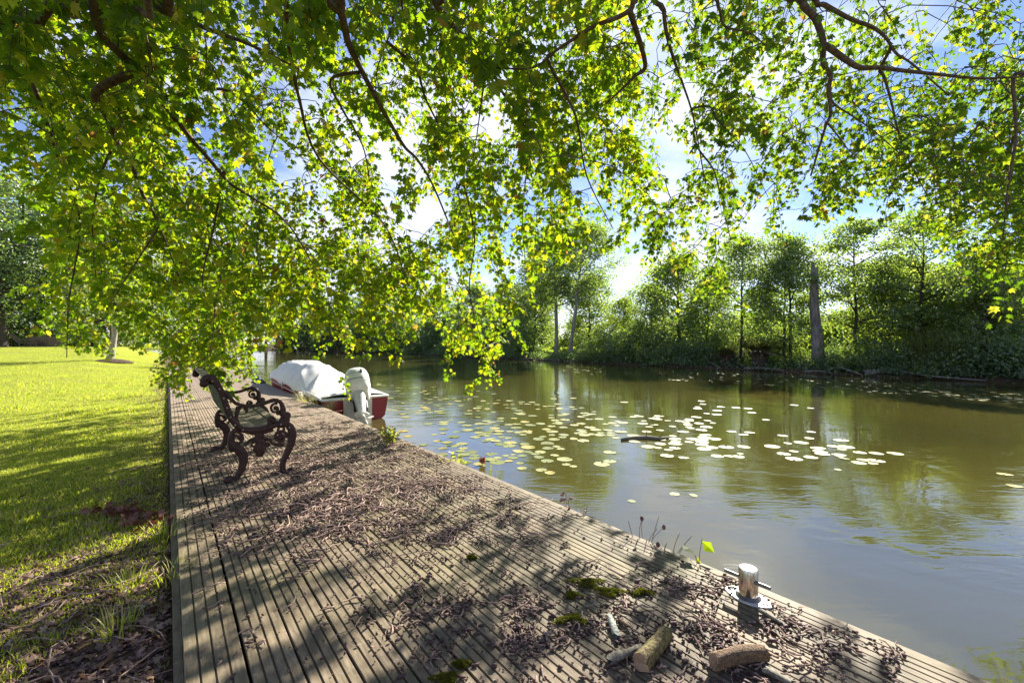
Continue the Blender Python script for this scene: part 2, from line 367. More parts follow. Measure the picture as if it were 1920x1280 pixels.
# ---------------------------------------------------------------- ground and water
def bend(u): return np.where(u > 55, (u-55)**2*.0042, 0.0)
def lawn_z(u, v): return -.07+.95*sm((u-12)/40)*np.clip((-v-.02)/3, 0, 1)+.02*np.sin(u*1.7+v*.9)*np.sin(v*2.1)
VB = 28.0
def ground_z(u, v):
    z = np.where(v <= .02, lawn_z(u, v), 0)
    z = np.where((v > .02) & (v <= 2.6), -.07-1.4*sm((v-.25)/2.3), z)
    z = np.where((v > 2.6) & (v <= VB-2.5), -1.6, z)
    z = np.where(v > VB-2.5, -1.6+1.35*sm((v-VB+2.5)/2.7)+.5*sm((v-VB)/7)+.07*np.sin(u*1.3)*np.sin(u*.37+1), z)
    return z
ug = np.unique(np.concatenate([np.linspace(-80, -4, 20), np.arange(-4, 14, .25), np.arange(14, 60, 1.0), np.arange(60, 160, 4), np.linspace(160, 700, 20)]))
vg = np.unique(np.concatenate([np.linspace(-500, -40, 16), np.arange(-40, -8, 1.5), np.arange(-8, .02, .25), [.02], np.linspace(.25, 2.6, 10), np.linspace(4, 25, 8), np.linspace(25.5, 34, 20), np.linspace(36, 60, 10), np.linspace(80, 500, 10)]))
UU, VV = np.meshgrid(ug, vg, indexing='ij'); ZZ = ground_z(UU, VV)
BV = VV-np.where(True, bend(UU), 0)
nu, nv = UU.shape; idx = np.arange(nu*nv).reshape(nu, nv)
q = np.stack([idx[:-1, :-1], idx[:-1, 1:], idx[1:, 1:], idx[1:, :-1]], -1).reshape(-1, 4)
g = link('ground', np_mesh('ground', np.stack([BV.ravel(), UU.ravel(), ZZ.ravel()], 1), q, M['ground'], True))
g.rotation_euler = (0, 0, TH); tag(g, kind='structure')
wm = MB(); wm.add([(-600, -200, ZW), (600, -200, ZW), (600, 900, ZW), (-600, 900, ZW)], [(0, 1, 2, 3)])
wo = wm.build('river_water', M['water']); tag(wo, kind='structure')

# lawn grass blades (stuff)
def lawn_blades(n, umin, umax, seed, hmin, hmax, wid):
    r = np.random.default_rng(seed)
    Y = np.exp(r.uniform(math.log(umin), math.log(umax), n)); dx = r.uniform(-1.35, -.70, n); X = dx*Y
    u = -ST*X+CT*Y; v = CT*X+ST*Y; k = (v < .0)
    cover = np.sin(u*1.9+1.3*np.sin(v*1.1))*np.sin(v*2.3+u*.7)+.5*np.sin(u*5.1+2)*np.sin(v*4.7)
    bare = np.clip(.92*np.clip((v+.25*(u-1)+3.4)/1.5, 0, 1)*np.clip((3.9-u)/1.6, 0, 1)+.9*np.clip((v+1.1)/.9, 0, 1)*np.clip((6.2-u)/2, 0, 1), 0, 1)
    k &= r.uniform(size=n) > (.46*bare-.5*cover*(bare > 0))
    X, Y, u, v, cover = X[k], Y[k], u[k], v[k], cover[k]; n = len(X)
    P = np.stack([X, Y, ground_z(u, v)-.005], 1)
    A = np.stack([r.normal(0, .45, n), r.normal(0, .45, n), np.ones(n)], 1)
    sz = r.uniform(hmin, hmax, n)*(1+.5*(np.sin(u*2.1)*np.sin(v*1.7) > .3))*np.clip(.8+Y/14, 1, 1.6)*np.where((r.uniform(size=n) < np.clip((3.6-Y)/1.6, 0, .7)) & (cover > .1), 1.7, 1)
    return leaf_arrays(P, A, randdir(n, r), sz, wid)
bt = blade_template(); bw = (bt[0]*np.array([1.1, 1, 1]), bt[1])
V, T = lawn_blades(230000, 1.45, 30, 5, .013, .034, bw)
o = link('lawn_grass', np_mesh('lawn_grass', V, T, M['grass'])); tag(o, 'short sunlit mown grass of the lawn beside the wooden deck', 'grass', kind='stuff')

# ---------------------------------------------------------------- wooden deck
VL, VR, UE = .05, 2.35, 27.0
deck = empty('wooden_deck', (0, 0, 0), TH)
tag(deck, 'weathered wooden deck of grooved planks running along the river edge', 'deck')
def board(mb, v0, v1, u0, u1, nr, z=0.0, tilt=0.0, th=.028):
    pitch = (v1-v0)/nr; prof = [(v0, -th)]
    for k in range(nr):
        a = v0+k*pitch+(.003 if k else .001); b = v0+(k+1)*pitch-(.003 if k < nr-1 else .001)
        if k: prof.append((a-.001, -.008))
        else: prof.append((a-.001, -.004))
        prof += [(a+.0015, 0), (b-.0015, 0)]
        prof.append((b+.001, -.008 if k < nr-1 else -.004))
    prof.append((v1, -th))
    vm = (v0+v1)/2
    mb.loft([[Vector((x, uu, zz+z+(x-vm)*tilt)) for x, zz in prof] for uu in (u0, u1)])
mb = MB(); bd = MB()
seams = [-3.6, 4.23, 8.1, 12.0, 15.9, 19.8, 23.6, UE]
rr = random.Random(3)
for a, b in zip(seams[:-1], seams[1:]):
    board(bd, VL, .236, a+.003, b-.003, 4, rr.uniform(-.001, .002))
    x = .244; n = 13; wd = (VR-.244)/n
    for k in range(n):
        board(mb, x+.004, x+wd-.004, a+.004+rr.uniform(0, .006), b-.004, 4, rr.uniform(-.002, .002), rr.uniform(-.012, .012)); x += wd
mb.build('planking', M['deck'], deck); bd.build('border_board', M['deck'], deck)
fb = MB(); fb.box((VR+.016, (UE-3.6)/2, -.075), (.03, UE+3.6, .13)); fb.build('fascia_board', M['deck'], deck)
fb = MB(); fb.box((VL-.017, (UE-3.6)/2, -.085), (.03, UE+3.6, .12)); fb.build('side_beam', M['deck'], deck)
jm = MB()
for k in range(3): jm.box((.35+k*.9, (UE-3.6)/2, -.10), (.06, UE+3.6, .12))
jm.build('joist', M['bark'], deck)
for k in range(14):
    pm = MB(); pm.lathe([(.05, -1.9), (.05, -.15)], 10, (VR-.08, -3+k*2.2, 0)); pm.build('post', M['bark'], deck)

# ---------------------------------------------------------------- bench
U0, V0 = 4.573, .45
def bf(cx, cy):                                    # bench end frame: profile point (across, height)
    px, py = 360+cx/5.119, 670+cy/5.119; dx = (px-960)/F
    Y = U0/(CT-ST*dx); return (CT*dx+ST)*Y-V0, H-(py-642)/F*Y
bench = empty('garden_bench', UV(U0, V0, 0), TH)
tag(bench, 'ornate rusty cast iron bench with grey slatted seat facing the river', 'bench')
BL = 1.40
def strip(mb, pts, w, y=0.0, th=.018, n=5):
    P = [Vector((*bf(a, b), 0)) for a, b in pts]; P = spline(P, n)
    if not hasattr(w, '__len__'): w = [w, w]
    N = len(P); wi = np.interp(np.linspace(0, 1, N), np.linspace(0, 1, len(w)), w)
    mb.tube([Vector((p.x, y, p.y)) for p in P], [q/2 for q in wi], 8, True, (0, 1, 0), None) if False else None
    rings = []
    for i, p in enumerate(P):
        t = (P[min(i+1, N-1)]-P[max(i-1, 0)]).normalized(); nn = Vector((-t.y, t.x, 0)); h = wi[i]/2; c = .6
        rg = [(h, -th*c), (h*c, -th), (-h*c, -th), (-h, -th*c), (-h, th*c), (-h*c, th), (h*c, th), (h, th*c)]
        rings.append([Vector((p.x+nn.x*a, y+b, p.y+nn.y*a)) for a, b in rg])
    mb.loft(rings)
def scroll(c, r, a0, turns, k=.25, n=16):
    out = []
    for i in range(n+1):
        t = i/n; rr_ = r*(1-(1-k)*t); a = a0+turns*2*math.pi*t
        out.append((c[0]+rr_*math.cos(a), c[1]+rr_*math.sin(a)))
    return out
def blob(mb, c, r, y=0.0, th=.02):
    x, z = bf(*c); mb.ball((x, y, z), r, 8, (1, th/r, 1))
def end_frame(y):
    mb = MB()
    strip(mb, [(112, 262), (108, 225), (140, 195), (190, 200), (235, 250), (285, 340), (330, 470), (370, 570), (430, 650), (520, 695), (620, 697), (740, 668), (870, 625)], [.03, .055, .06, .052, .05, .05, .05, .055, .05, .045], y, .02)
    blob(mb, (118, 250), .035, y, .022)
    strip(mb, [(318, 330), (380, 395), (440, 445), (540, 468), (650, 455), (740, 422), (795, 410), (848, 430), (872, 480), (872, 540), (905, 590), (890, 640)], [.04, .036, .03, .03, .032, .036, .034, .05, .06, .06], y, .024)
    strip(mb, [(450, 470), (432, 530), (425, 590), (440, 650)], [.045, .03, .04], y, .014)
    strip(mb, [(500, 485), (525, 500), (515, 530)], [.03, .03, .01], y, .014)
    strip(mb, scroll((800, 490), 50, -1.2, -1.25), [.022, .02, .016], y, .012, 2)
    strip(mb, scroll((770, 600), 42, 1.4, 1.2), [.026, .022, .02], y, .012, 2)
    blob(mb, (800, 490), .018, y, .014); blob(mb, (772, 605), .02, y, .014); blob(mb, (908, 560), .04, y, .024); blob(mb, (885, 600), .045, y, .024)
    blob(mb, (830, 530), .024, y, .014)
    # legs
    strip(mb, [(800, 650), (880, 630), (940, 665), (962, 730), (950, 820), (915, 910), (878, 990), (868, 1060), (890, 1105), (935, 1112)], [.03, .06, .066, .07, .066, .056, .05, .05, .05, .05], y, .022)
    blob(mb, (952, 1092), .04, y, .03)
    strip(mb, [(430, 690), (390, 720), (368, 790), (392, 850), (455, 885), (492, 950), (485, 1040), (445, 1125), (400, 1178), (350, 1192)], [.04, .04, .04, .06, .085, .075, .06, .05, .05, .05], y, .022)
    blob(mb, (352, 1176), .042, y, .03); blob(mb, (395, 870), .035, y, .02)
    # scroll work under the seat
    strip(mb, scroll((432, 778), 62, -1.6, 1.4), [.026, .024, .02], y, .013, 2); blob(mb, (465, 770), .026, y, .016)
    strip(mb, scroll((850, 765), 66, 0, -1.5), [.026, .024, .02], y, .013, 2); blob(mb, (842, 772), .026, y, .016)
    strip(mb, scroll((862, 690), 42, 1.6, 1.1), [.022, .02], y, .012, 2)
    strip(mb, [(500, 850), (530, 820), (575, 785), (640, 775)], [.026, .024, .026], y, .013)
    strip(mb, [(660, 775), (735, 778), (780, 830), (880, 835)], [.026, .024, .03], y, .013)
    strip(mb, scroll((590, 830), 42, -2.4, 1.2), [.02, .016], y, .011, 2)
    strip(mb, scroll((720, 830), 42, -.7, -1.2), [.02, .016], y, .011, 2)
    strip(mb, [(480, 700), (560, 722), (660, 726), (780, 690)], [.03, .03, .03], y, .014)
    strip(mb, [(640, 715), (645, 790), (652, 880), (657, 945)], [.085, .05, .10, .012], y, .016)
    blob(mb, (650, 870), .055, y, .02); blob(mb, (655, 760), .038, y, .018)
    strip(mb, [(620, 900), (655, 935), (690, 895)], [.03, .04, .03], y, .014)
    return mb
for y in (0.0, BL):
    fr = end_frame(y).build('end_frame', M['iron'], bench, True, 50)
    for cx, cy in ((195, 225), (262, 300), (303, 390), (335, 480), (368, 570), (412, 645), (486, 692), (850, 640), (930, 668)):
        x, z = bf(cx, cy); bo = MB(); bo.ball((x, y-.021, z), .0075, 6); bo.build('bolt', M['bolt'], fr, True)
for cx, cy in ((505, 678), (575, 682), (650, 672), (725, 655), (800, 628)):
    x0, z0 = bf(cx, cy); x1, z1 = bf(cx+30, cy-8 if cx > 600 else cy+1)
    a = math.atan2(z1-z0, x1-x0); m_ = MB(); m_.box((x0, BL/2, z0+.012), (.066, BL-.03, .022), Matrix.Rotation(-a, 3, 'Y'), .004)
    m_.build('seat_slat', M['slat'], bench)
# backrest: border frame with a lattice of crossing bars
pa = Vector((*bf(225, 275), 0)); pb = Vector((*bf(395, 615), 0))
def bpt(t, y, off=0.0):                            # t from top (0) to bottom (1)
    c = spline([(*bf(200, 232), 0), (*bf(285, 345), 0), (*bf(332, 475), 0), (*bf(375, 580), 0), (*bf(425, 648), 0)], 8)
    k = t*(len(c)-1); i = min(int(k), len(c)-2); p = c[i].lerp(c[i+1], k-i); return Vector((p.x+off, y, p.y))
lat = MB()
for d in (-1, 1):
    for k in range(-7, 15):
        pts = []
        for i in range(13):
            t = i/12*.9+.05; y = (k*.12+(t-.05)*.9*.62*(1 if d > 0 else 1))
            y = y if d > 0 else BL-y
            if .02 < y < BL-.02: pts.append(bpt(t, y, -.004*d-.008))
        if len(pts) > 1: lat.tube(pts, .012, 4)
lat.build('back_lattice', M['lattice'], bench)
rl = MB()
rl.tube([bpt(0.02, y, -.012)+Vector((0, 0, .025*math.sin(math.pi*y/BL))) for y in np.linspace(.01, BL-.01, 16)], .024, 8)
rl.tube([bpt(.97, y, -.008) for y in (.01, BL-.01)], .018, 8)
rl.build('back_rail', M['iron'], bench, True)
tp = MB(); x0, z0 = bf(150, 190)
tp.box((x0, BL/2, z0+.004), (.075, BL-.02, .02), Matrix.Rotation(.15, 3, 'Y'), .004); tp.build('top_slat', M['slat'], bench)

# ---------------------------------------------------------------- boat
bx = (3.22-2.98)/7.0
boat = empty('motor_boat', UV(9.35, 3.20, ZW), TH+math.atan(.16/6.6))
tag(boat, 'red motor boat under a pale canvas cover moored along the deck', 'boat')
BLN = 6.9
def hb(y): return .71 if y < 4.3 else .71*max(0, 1-((y-4.3)/(BLN-4.3))**2.4)
def sheer(y): return .48+.30*(y/BLN)**.8
def hull_ring(y):
    b = max(hb(y), .012); s = sheer(y); k = .04*(y/BLN)**3
    return [(-b, s), (-b*.97, s*.62), (-b*.9, .06+k), (-b*.55, -.14+k), (0, -.22+k*3), (b*.55, -.14+k), (b*.9, .06+k), (b*.97, s*.62), (b, s)]
ys = list(np.linspace(0, 4.3, 12))+list(np.linspace(4.5, BLN, 14))
hm = MB(); rings = [[Vector((x, y, z)) for x, z in hull_ring(y)] for y in ys]
hm.loft(rings, False, False); n9 = len(hm.V); hm.F.append(tuple(range(8, -1, -1)))
hm.build('hull', M['red_hull'], boat, True, 40)
gm = MB()
for s in (-1, 1): gm.tube([Vector((s*hb(y), y, sheer(y)+.015)) for y in ys], .028, 8)
gm.box((.0, .0, .50), (1.42, .09, .05), None, .012)
gm.build('gunwale', M['white_gel'], boat, True, 50)
tw = MB(); tw.box((.02, -.012, .27), (.62, .05, .46), None, .015); tw.box((.02, .28, .48), (1.3, .5, .05), None, .01); tw.build('transom_board', M['white_gel'], boat)
st_ = MB(); st_.tube([Vector((-hb(y)-.003, y, sheer(y)-.13)) for y in ys[:-2]], .012, 6); st_.build('rub_strip', M['white_gel'], boat, True)
cy_ = [0.35, .8, 1.6, 2.4, 3.0, 4.2, 4.8, 5.5, 6.3, 6.95]; cz_ = [.05, .11, .25, .42, .50, .49, .38, .22, .10, .02]
CV = []; NI, NJ = 90, 61
for i in range(NI):
    y = .2+(BLN+.02-.2)*i/(NI-1); b = hb(min(y, BLN-.03))+.035; c = float(np.interp(y, cy_, cz_)); s = sheer(y)
    c += .012*math.sin(y*3.1)
    for j in range(NJ):
        t = -1.0+2*j/(NJ-1)
        if abs(t) > .86:
            k = (abs(t)-.86)/.14; x = b*math.copysign(1, t)*(1+.01*math.sin(9*y)); z = s+.02-.055*k-.03*k*math.sin(4.3*y+1.5*math.copysign(1, t))
        else:
            q = abs(t)/.86; x = b*t/.86
            prof = (1-q**2.3)**.95 if q < 1 else 0
            z = s+.02+c*prof
            rd = lambda a_: (1-abs(math.sin(a_)))**3
            fold = .085*math.exp(-((y-5.0)/.7)**2)*rd(y*3.6+t*2.2)*math.sin(math.pi*q)+.05*math.exp(-((y-1.8)/1.1)**2)*rd(2.6*y-4.2*t+.5)*math.sin(math.pi*q)
            fold += .022*math.exp(-((y-3.6)/.2)**2)*(1-q**6)-.018*math.exp(-((y-4.25)/.25)**2)*(1-q*q)
            fold += .035*rd(5.5*t+1.2*math.sin(1.3*y))*math.sin(math.pi*q)*.6+.012*math.sin(3.3*y+7*t+2*math.sin(2*y))*(1-q*q)-.03*math.exp(-((q-.55)/.2)**2)*math.sin(math.pi*min(1, max(0, (y-1.4)/3)))
            z += fold*min(1, c*3); x += fold*.7*math.copysign(1, t)
        CV.append((x, y, z))
ix = np.arange(NI*NJ).reshape(NI, NJ)
q = np.stack([ix[:-1, :-1], ix[:-1, 1:], ix[1:, 1:], ix[1:, :-1]], -1).reshape(-1, 4)
cov = link('cover', np_mesh('cover', np.array(CV), q, M['cover'], True), boat)
for yy in (1.2, 3.3, 5.2):
    rp = MB(); rp.tube([Vector((-hb(yy)-.045, yy, sheer(yy)+.03)), Vector((-hb(yy)-.05, yy+.02, sheer(yy)-.18))], .014, 6)
    rp.build('cover_tie', M['cover'], boat, True)
# outboard, part of the boat: pieces one level deeper
mot = empty('outboard_motor', (0.0, -.16, .52), 0.0); mot.parent = boat; mot.rotation_euler = (math.radians(-47), math.radians(-8), math.radians(-20)); mot.scale = (1.12, 1.08, 1.02)
def rr_ring(hx, hy, z, cx=0, cy=0, n=20, p=2.8):
    out = []
    for k in range(n):
        a = 2*math.pi*k/n; ca, sa = math.cos(a), math.sin(a)
        out.append(Vector((cx+hx*math.copysign(abs(ca)**(2/p), ca), cy+hy*math.copysign(abs(sa)**(2/p), sa), z)))
    return out
cw = MB(); cw.loft([rr_ring(.17, .24, -.02, 0, -.05), rr_ring(.215, .31, .08, 0, -.06), rr_ring(.235, .35, .25, 0, -.06), rr_ring(.232, .35, .42, 0, -.05), rr_ring(.205, .31, .54, 0, -.03), rr_ring(.15, .23, .605, 0, 0), rr_ring(.05, .08, .63, 0, .02)])
cwo = cw.build('cowling', M['motor_white'], mot, True, 60)
sm_ = MB(); sm_.loft([[Vector((p.x, p.y, p.z)) for p in rr_ring(.2385, .354, z, 0, -.06)] for z in (.17, .185)], False); sm_.build('stripe', M['black'], cwo)
sm3 = MB(); sm3.loft([[Vector((p.x, p.y, p.z)) for p in rr_ring(.2385, .3545, z, 0, -.058)] for z in (.335, .342)], False); sm3.build('panel_line', M['steel_dull'], cwo)
sm2 = MB(); sm2.box((.10, -.405, .36), (.03, .02, .09)); sm2.build('vent', M['black'], cwo)
lg = MB(); lg.loft([rr_ring(.12, .18, .02, 0, -.08), rr_ring(.10, .16, -.2, 0, -.1), rr_ring(.075, .15, -.5, 0, -.11), rr_ring(.055, .15, -.74, 0, -.12)]); lg.build('leg', M['motor_leg'], mot, True, 60)
pl_ = MB(); pl_.loft([rr_ring(.15, .25, -.745, 0, -.2, 20, 2.2), rr_ring(.15, .25, -.765, 0, -.2, 20, 2.2)]); pl_.build('cavitation_plate', M['motor_white'], mot)
gc = MB(); mrot = Matrix.Rotation(math.pi/2, 3, 'X'); gc.lathe([(.01, -.30), (.05, -.26), (.085, -.12), (.095, .05), (.085, .2), (.06, .30), (.05, .32)], 16, (0, -.12, -.93), mrot)
gc.loft([rr_ring(.05, .14, -.76, 0, -.12), rr_ring(.04, .13, -.9, 0, -.12)]); gc.loft([rr_ring(.025, .12, -.98, 0, -.10), rr_ring(.012, .07, -1.17, 0, -.14)]); gc.build('gearcase', M['motor_leg'], mot, True, 60)
pr = MB()
for k in range(3):
    a0 = k*2*math.pi/3; rg = []
    for t in np.linspace(0, 1, 6):
        r_ = .04+.15*t; wv = .075*math.sin(math.pi*(.25+.68*t)); tw_ = .9-.5*t
        rg.append([Vector((r_*math.cos(a0)-s*wv*math.cos(tw_)*math.sin(a0), -.47+s*wv*math.sin(tw_)+d, -.93+r_*math.sin(a0)+s*wv*math.cos(tw_)*math.cos(a0))) for s, d in ((-1, 0), (0, .006), (1, 0), (0, -.006))])
    pr.loft(rg)
pr.lathe([(.055, 0), (.05, .1), (.02, .14)], 12, (0, -.43, -.93), mrot); pr.build('propeller', M['plate'], mot, True, 50)
br_ = MB(); br_.box((0, .08, -.12), (.26, .12, .34), None, .02); br_.box((0, .02, -.42), (.16, .16, .28), None, .02); br_.build('bracket', M['black'], mot)
ca = MB(); ca.tube(spline([(-.1, .05, .05), (-.2, -.05, -.08), (-.1, -.12, -.2), (.02, .02, -.35)], 5), .012, 6); ca.build('cable', M['black'], mot, True)

# white mooring cleat with its rope, dark wedge at the bow
cl = empty('mooring_cleat', gp(563, 748), TH); tag(cl, 'small white mooring cleat on the deck edge beside the red boat', 'cleat')
k = MB(); k.lathe([(.07, 0), (.07, .012), (.035, .02), (.032, .12), (.045, .13), (.045, .15), (.02, .158)], 14); k.build('cleat_post', M['white_gel'], cl, True, 40)
k = MB(); k.tube([(-.1, 0, .10), (.1, 0, .10)], .016, 8); k.build('cleat_bar', M['white_gel'], cl, True, 40)
p0 = gp(563, 748)+Vector((0, 0, .09)); bp = boat.location+Vector((0, 0, .5)); 
o = MB(); pe = UV(10.3, 2.50, .06)
o.tube(spline([p0, p0.lerp(pe, .35)+Vector((0, 0, -.07)), p0.lerp(pe, .7)+Vector((0, 0, -.05)), pe], 6), .011, 6)
for kk in range(3): o.tube([p0+Vector((.05*math.cos(a), .05*math.sin(a), -.05+kk*.02)) for a in np.linspace(0, 2*math.pi, 14)], .011, 6)
q0 = gp(563, 748)+Vector((0, 0, .012))
o.tube(spline([q0+UV(0, -.05, 0), q0+UV(.1, -.3, 0), q0+UV(.05, -.6, 0)], 6), .011, 6)
o = o.build('mooring_rope', M['rope'], None, True); tag(o, 'white rope tied from the mooring cleat to the covered boat', 'rope')
wd_ = MB(); c0 = gp(484, 717)
def U3(p, u, v, z): return Vector(p)+UV(u, v, z)
wd_.loft([[U3(c0, -.45, -.12, .01), U3(c0, -.45, .14, .01), U3(c0, -.45, .0, .02)], [U3(c0, -.1, -.16, .01), U3(c0, -.1, .2, .01), U3(c0, -.1, .02, .13)], [U3(c0, .25, -.16, .01), U3(c0, .25, .2, .01), U3(c0, .25, .05, .19)], [U3(c0, .5, -.08, .01), U3(c0, .5, .2, .01), U3(c0, .5, .1, .06)]])
tag(wd_.build('dark_wedge', M['dark_grey'], None, True, 30), 'dark grey wedge lying on the deck edge by the boat bow', 'tarp')

# ---------------------------------------------------------------- steel mooring post
bol = empty('steel_mooring_post', gp(1403, 1120), TH+math.pi/2); tag(bol, 'shiny steel mooring post with cross pin on a base plate pale with sun glint', 'mooring post')
k = MB(); k.lathe([(.0435, .008), (.0435, .142), (.041, .147), (.036, .1485), (.001, .149)], 40); k.build('post', M['steel'], bol, True, 40)
k = MB(); k.lathe([(.056, .006), (.056, .012), (.0445, .022)], 32); k.build('collar', M['steel_dull'], bol, True, 40)
k = MB(); k.tube([(-.105, .018, .098), (.105, .018, .098)], .0085, 12); k.build('cross_pin', M['steel_dull'], bol, True, 40)
k = MB(); rg = lambda z, s: [Vector((s*.108*math.copysign(abs(math.cos(a))**1.25, math.cos(a)), s*.068*math.copysign(abs(math.sin(a))**1.0, math.sin(a)), z)) for a in np.linspace(0, 2*math.pi, 40)[:-1]]
k.loft([rg(.001, 1), rg(.006, 1), rg(.008, .97)]); pl2 = k.build('base_plate', M['plate'], bol, True, 30)
for s in (-1, 1):
    k = MB(); k.lathe([(.008, .008), (.008, .011), (.003, .0118)], 12, (s*.085, 0, 0)); k.build('screw', M['black'], pl2)

# ---------------------------------------------------------------- wood pieces on the deck
def log_obj(name, p, q, r0, r1, mat, label, cat, wob=.1, seed=1, n=12, flat=1.0, end=True, bendz=.0, bendx=.0):
    r = random.Random(seed); p = Vector(p); q = Vector(q); d = q-p; L = d.length; t = d.normalized(); b = Vector((-t.y, t.x, 0)); K = 9
    ph = [r.uniform(.8, 1.18) for _ in range(n)]; rings = []
    for i in range(K):
        f = i/(K-1); c = p+d*f+b*(bendx*math.sin(math.pi*f))+Vector((0, 0, bendz*math.sin(math.pi*f))); rad = (r0+(r1-r0)*f)*r.uniform(1-wob*.5, 1+wob*.5)
        rings.append([c+(b*math.cos(2*math.pi*k_/n)+Vector((0, 0, 1))*math.sin(2*math.pi*k_/n)*flat)*rad*ph[k_]*r.uniform(1-wob, 1+wob)+t*r.uniform(-.012, .012)*(i in (0, K-1)) for k_ in range(n)])
    zmin = min(v_.z for rg_ in rings for v_ in rg_)
    m_ = MB(); m_.loft([[v_-Vector((0, 0, zmin-.004)) for v_ in rg_] for rg_ in rings], False)
    root = empty(name, p); tag(root, label, cat)
    rings = [[v_-Vector((0, 0, zmin-.004)) for v_ in rg_] for rg_ in rings]
    def loc(v_): return v_-p
    m2 = MB(); m2.loft([[loc(v_) for v_ in rg_] for rg_ in rings], False); m2.build('bark', mat, root, True)
    if end:
        for rg_ in (rings[0], rings[-1]):
            e = MB(); c = sum(rg_, Vector())/len(rg_); e.add([loc(c)]+[loc(v_) for v_ in rg_], [(0, 1+i, 1+(i+1) % n) for i in range(n)])
            e.build('cut_end', M['log_end'], root)
    return root
log_obj('fallen_log', gp(1200, 1262), gp(1252, 1202), .034, .026, M['log_moss'], 'mossy brown cut log, thickest and straightest piece of wood on the deck', 'log', .05, 3)
log_obj('fallen_log', gp(1338, 1258), gp(1436, 1240), .028, .026, M['log'], 'curved reddish brown log with lichen lying below the steel mooring post', 'log', .08, 5, bendz=.006, bendx=.007)
log_obj('rotten_branch', gp(1140, 1246), gp(1203, 1222), .02, .014, M['grey_wood'], 'grey rotten branch piece just left of the mossy log', 'branch', .2, 8, 9, .7, False)
log_obj('bark_piece', gp(1143, 1160), gp(1156, 1196), .016, .019, M['lichen'], 'pale lichen crusted bark piece lying above the mossy log', 'bark', .15, 9, 9, .5, False)
log_obj('rotten_branch', gp(1160, 1165), gp(1180, 1180), .010, .008, M['log'], 'short brown branch stub right of the pale lichen bark', 'branch', .15, 11, 8, .8, False)
log_obj('rotten_branch', gp(1428, 1150), gp(1466, 1172), .013, .010, M['grey_wood'], 'dark split wood piece on deck right of the steel mooring post', 'branch', .18, 12, 8, .6, False)
log_obj('rotten_branch', gp(1432, 1262), gp(1490, 1292), .02, .015, M['grey_wood'], 'grey wood piece below the curved reddish log at bottom edge', 'branch', .2, 14, 8, .6, False)

# ---------------------------------------------------------------- seed husks and twigs
patches = [(640, 868, 170, 30, .6), (660, 955, 160, 55, 1.0), (800, 985, 120, 45, .75), (560, 1000, 80, 45, .35), (1080, 1200, 170, 60, 1.0), (1330, 1205, 130, 55, .8), (850, 1165, 110, 40, .55),
           (1300, 1110, 110, 26, .5), (1010, 1085, 60, 26, .4), (1600, 1215, 110, 36, .3), (930, 1120, 60, 30, .4), (720, 830, 120, 25, .4), (1160, 1250, 120, 30, .9), (760, 1080, 60, 24, .35)]
def dens(px, py):
    d = np.full_like(px, .03)
    for a, b, sa, sb, w_ in patches: d = np.maximum(d, w_*np.exp(-.5*(((px-a)/sa)**2+((py-b)/sb)**2)))
    return d
def deck_samples(n, seed, umax=11.0, extra=0.0):
    r = np.random.default_rng(seed)
    u = .35+(umax-.35)*r.uniform(size=n*6)**1.5; v = r.uniform(VL+.03, VR-.03, n*6); x = -ST*u+CT*v; y = CT*u+ST*v
    px = 960+F*x/y; py = 642+F*H/y
    cl_ = .5+.5*np.sin(x*9+3*np.sin(y*5))*np.sin(y*11+2*np.sin(x*7)); d = (dens(px, py)+extra)*(.12+1.5*cl_**1.6)
    k_ = (r.uniform(size=n*6) < d) & (px > -60) & (px < 1980) & (py < 1330); i = np.nonzero(k_)[0][:n]
    return np.stack([x[i], y[i]], 1)
ico_v = []; gr = (1+5**.5)/2
for a, b in ((1, gr), (-1, gr), (1, -gr), (-1, -gr)): ico_v += [(0, a, b), (a, b, 0), (b, 0, a)]
ico_v = np.array(ico_v); ico_v = ico_v/np.linalg.norm(ico_v[0])
from mathutils import geometry
_bm = __import__('bmesh').new(); [_bm.verts.new(v_) for v_ in ico_v]
_r = __import__('bmesh').ops.convex_hull(_bm, input=_bm.verts); _bm.verts.index_update(); ico_f = np.array([[v_.index for v_ in f_.verts] for f_ in _bm.faces]); ico_v = np.array([v_.co[:] for v_ in _bm.verts]); _bm.free()
husk_t = (ico_v*np.array([.42, .62, .42])*(1+.12*np.random.default_rng(2).normal(size=(len(ico_v), 1))), ico_f)
XY = deck_samples(15000, 21); r = np.random.default_rng(4)
dist = np.hypot(XY[:, 0], XY[:, 1]); sz = np.exp(r.uniform(math.log(.0055), math.log(.0175), len(XY)))*np.where(r.uniform(size=len(XY)) > .95, 1.5, 1)
P = np.stack([XY[:, 0], XY[:, 1], sz*.42+.0015], 1)
order = np.argsort(-(sz/dist)); big, rest = order[:300], order[300:]
A = np.stack([r.normal(size=len(P)), r.normal(size=len(P)), r.normal(0, .25, len(P))], 1); N = randdir(len(P), r)
V, T = leaf_arrays(P[rest], A[rest], N[rest], sz[rest], husk_t)
o = link('seed_litter', np_mesh('seed_litter', V, T, M['husk'], True)); tag(o, 'small purple brown seed husks scattered thick across the wooden deck', 'seed litter', kind='stuff')
hmesh = []
for k_ in range(6):
    tv = husk_t[0]*(1+.15*np.random.default_rng(50+k_).normal(size=(len(ico_v), 1)))*np.array([1, r.uniform(.9, 1.6), .9])
    stv = np.array([(-.06, -.5, 0), (.06, -.5, 0), (0, -1.05, .15), (0, -.5, .1)]); n0 = len(tv)
    hmesh.append(np_mesh('seed_husk', np.concatenate([tv, stv]), np.concatenate([ico_f, np.array([(0, 1, 2), (1, 3, 2), (3, 0, 2)])+n0]), M['husk'], True))
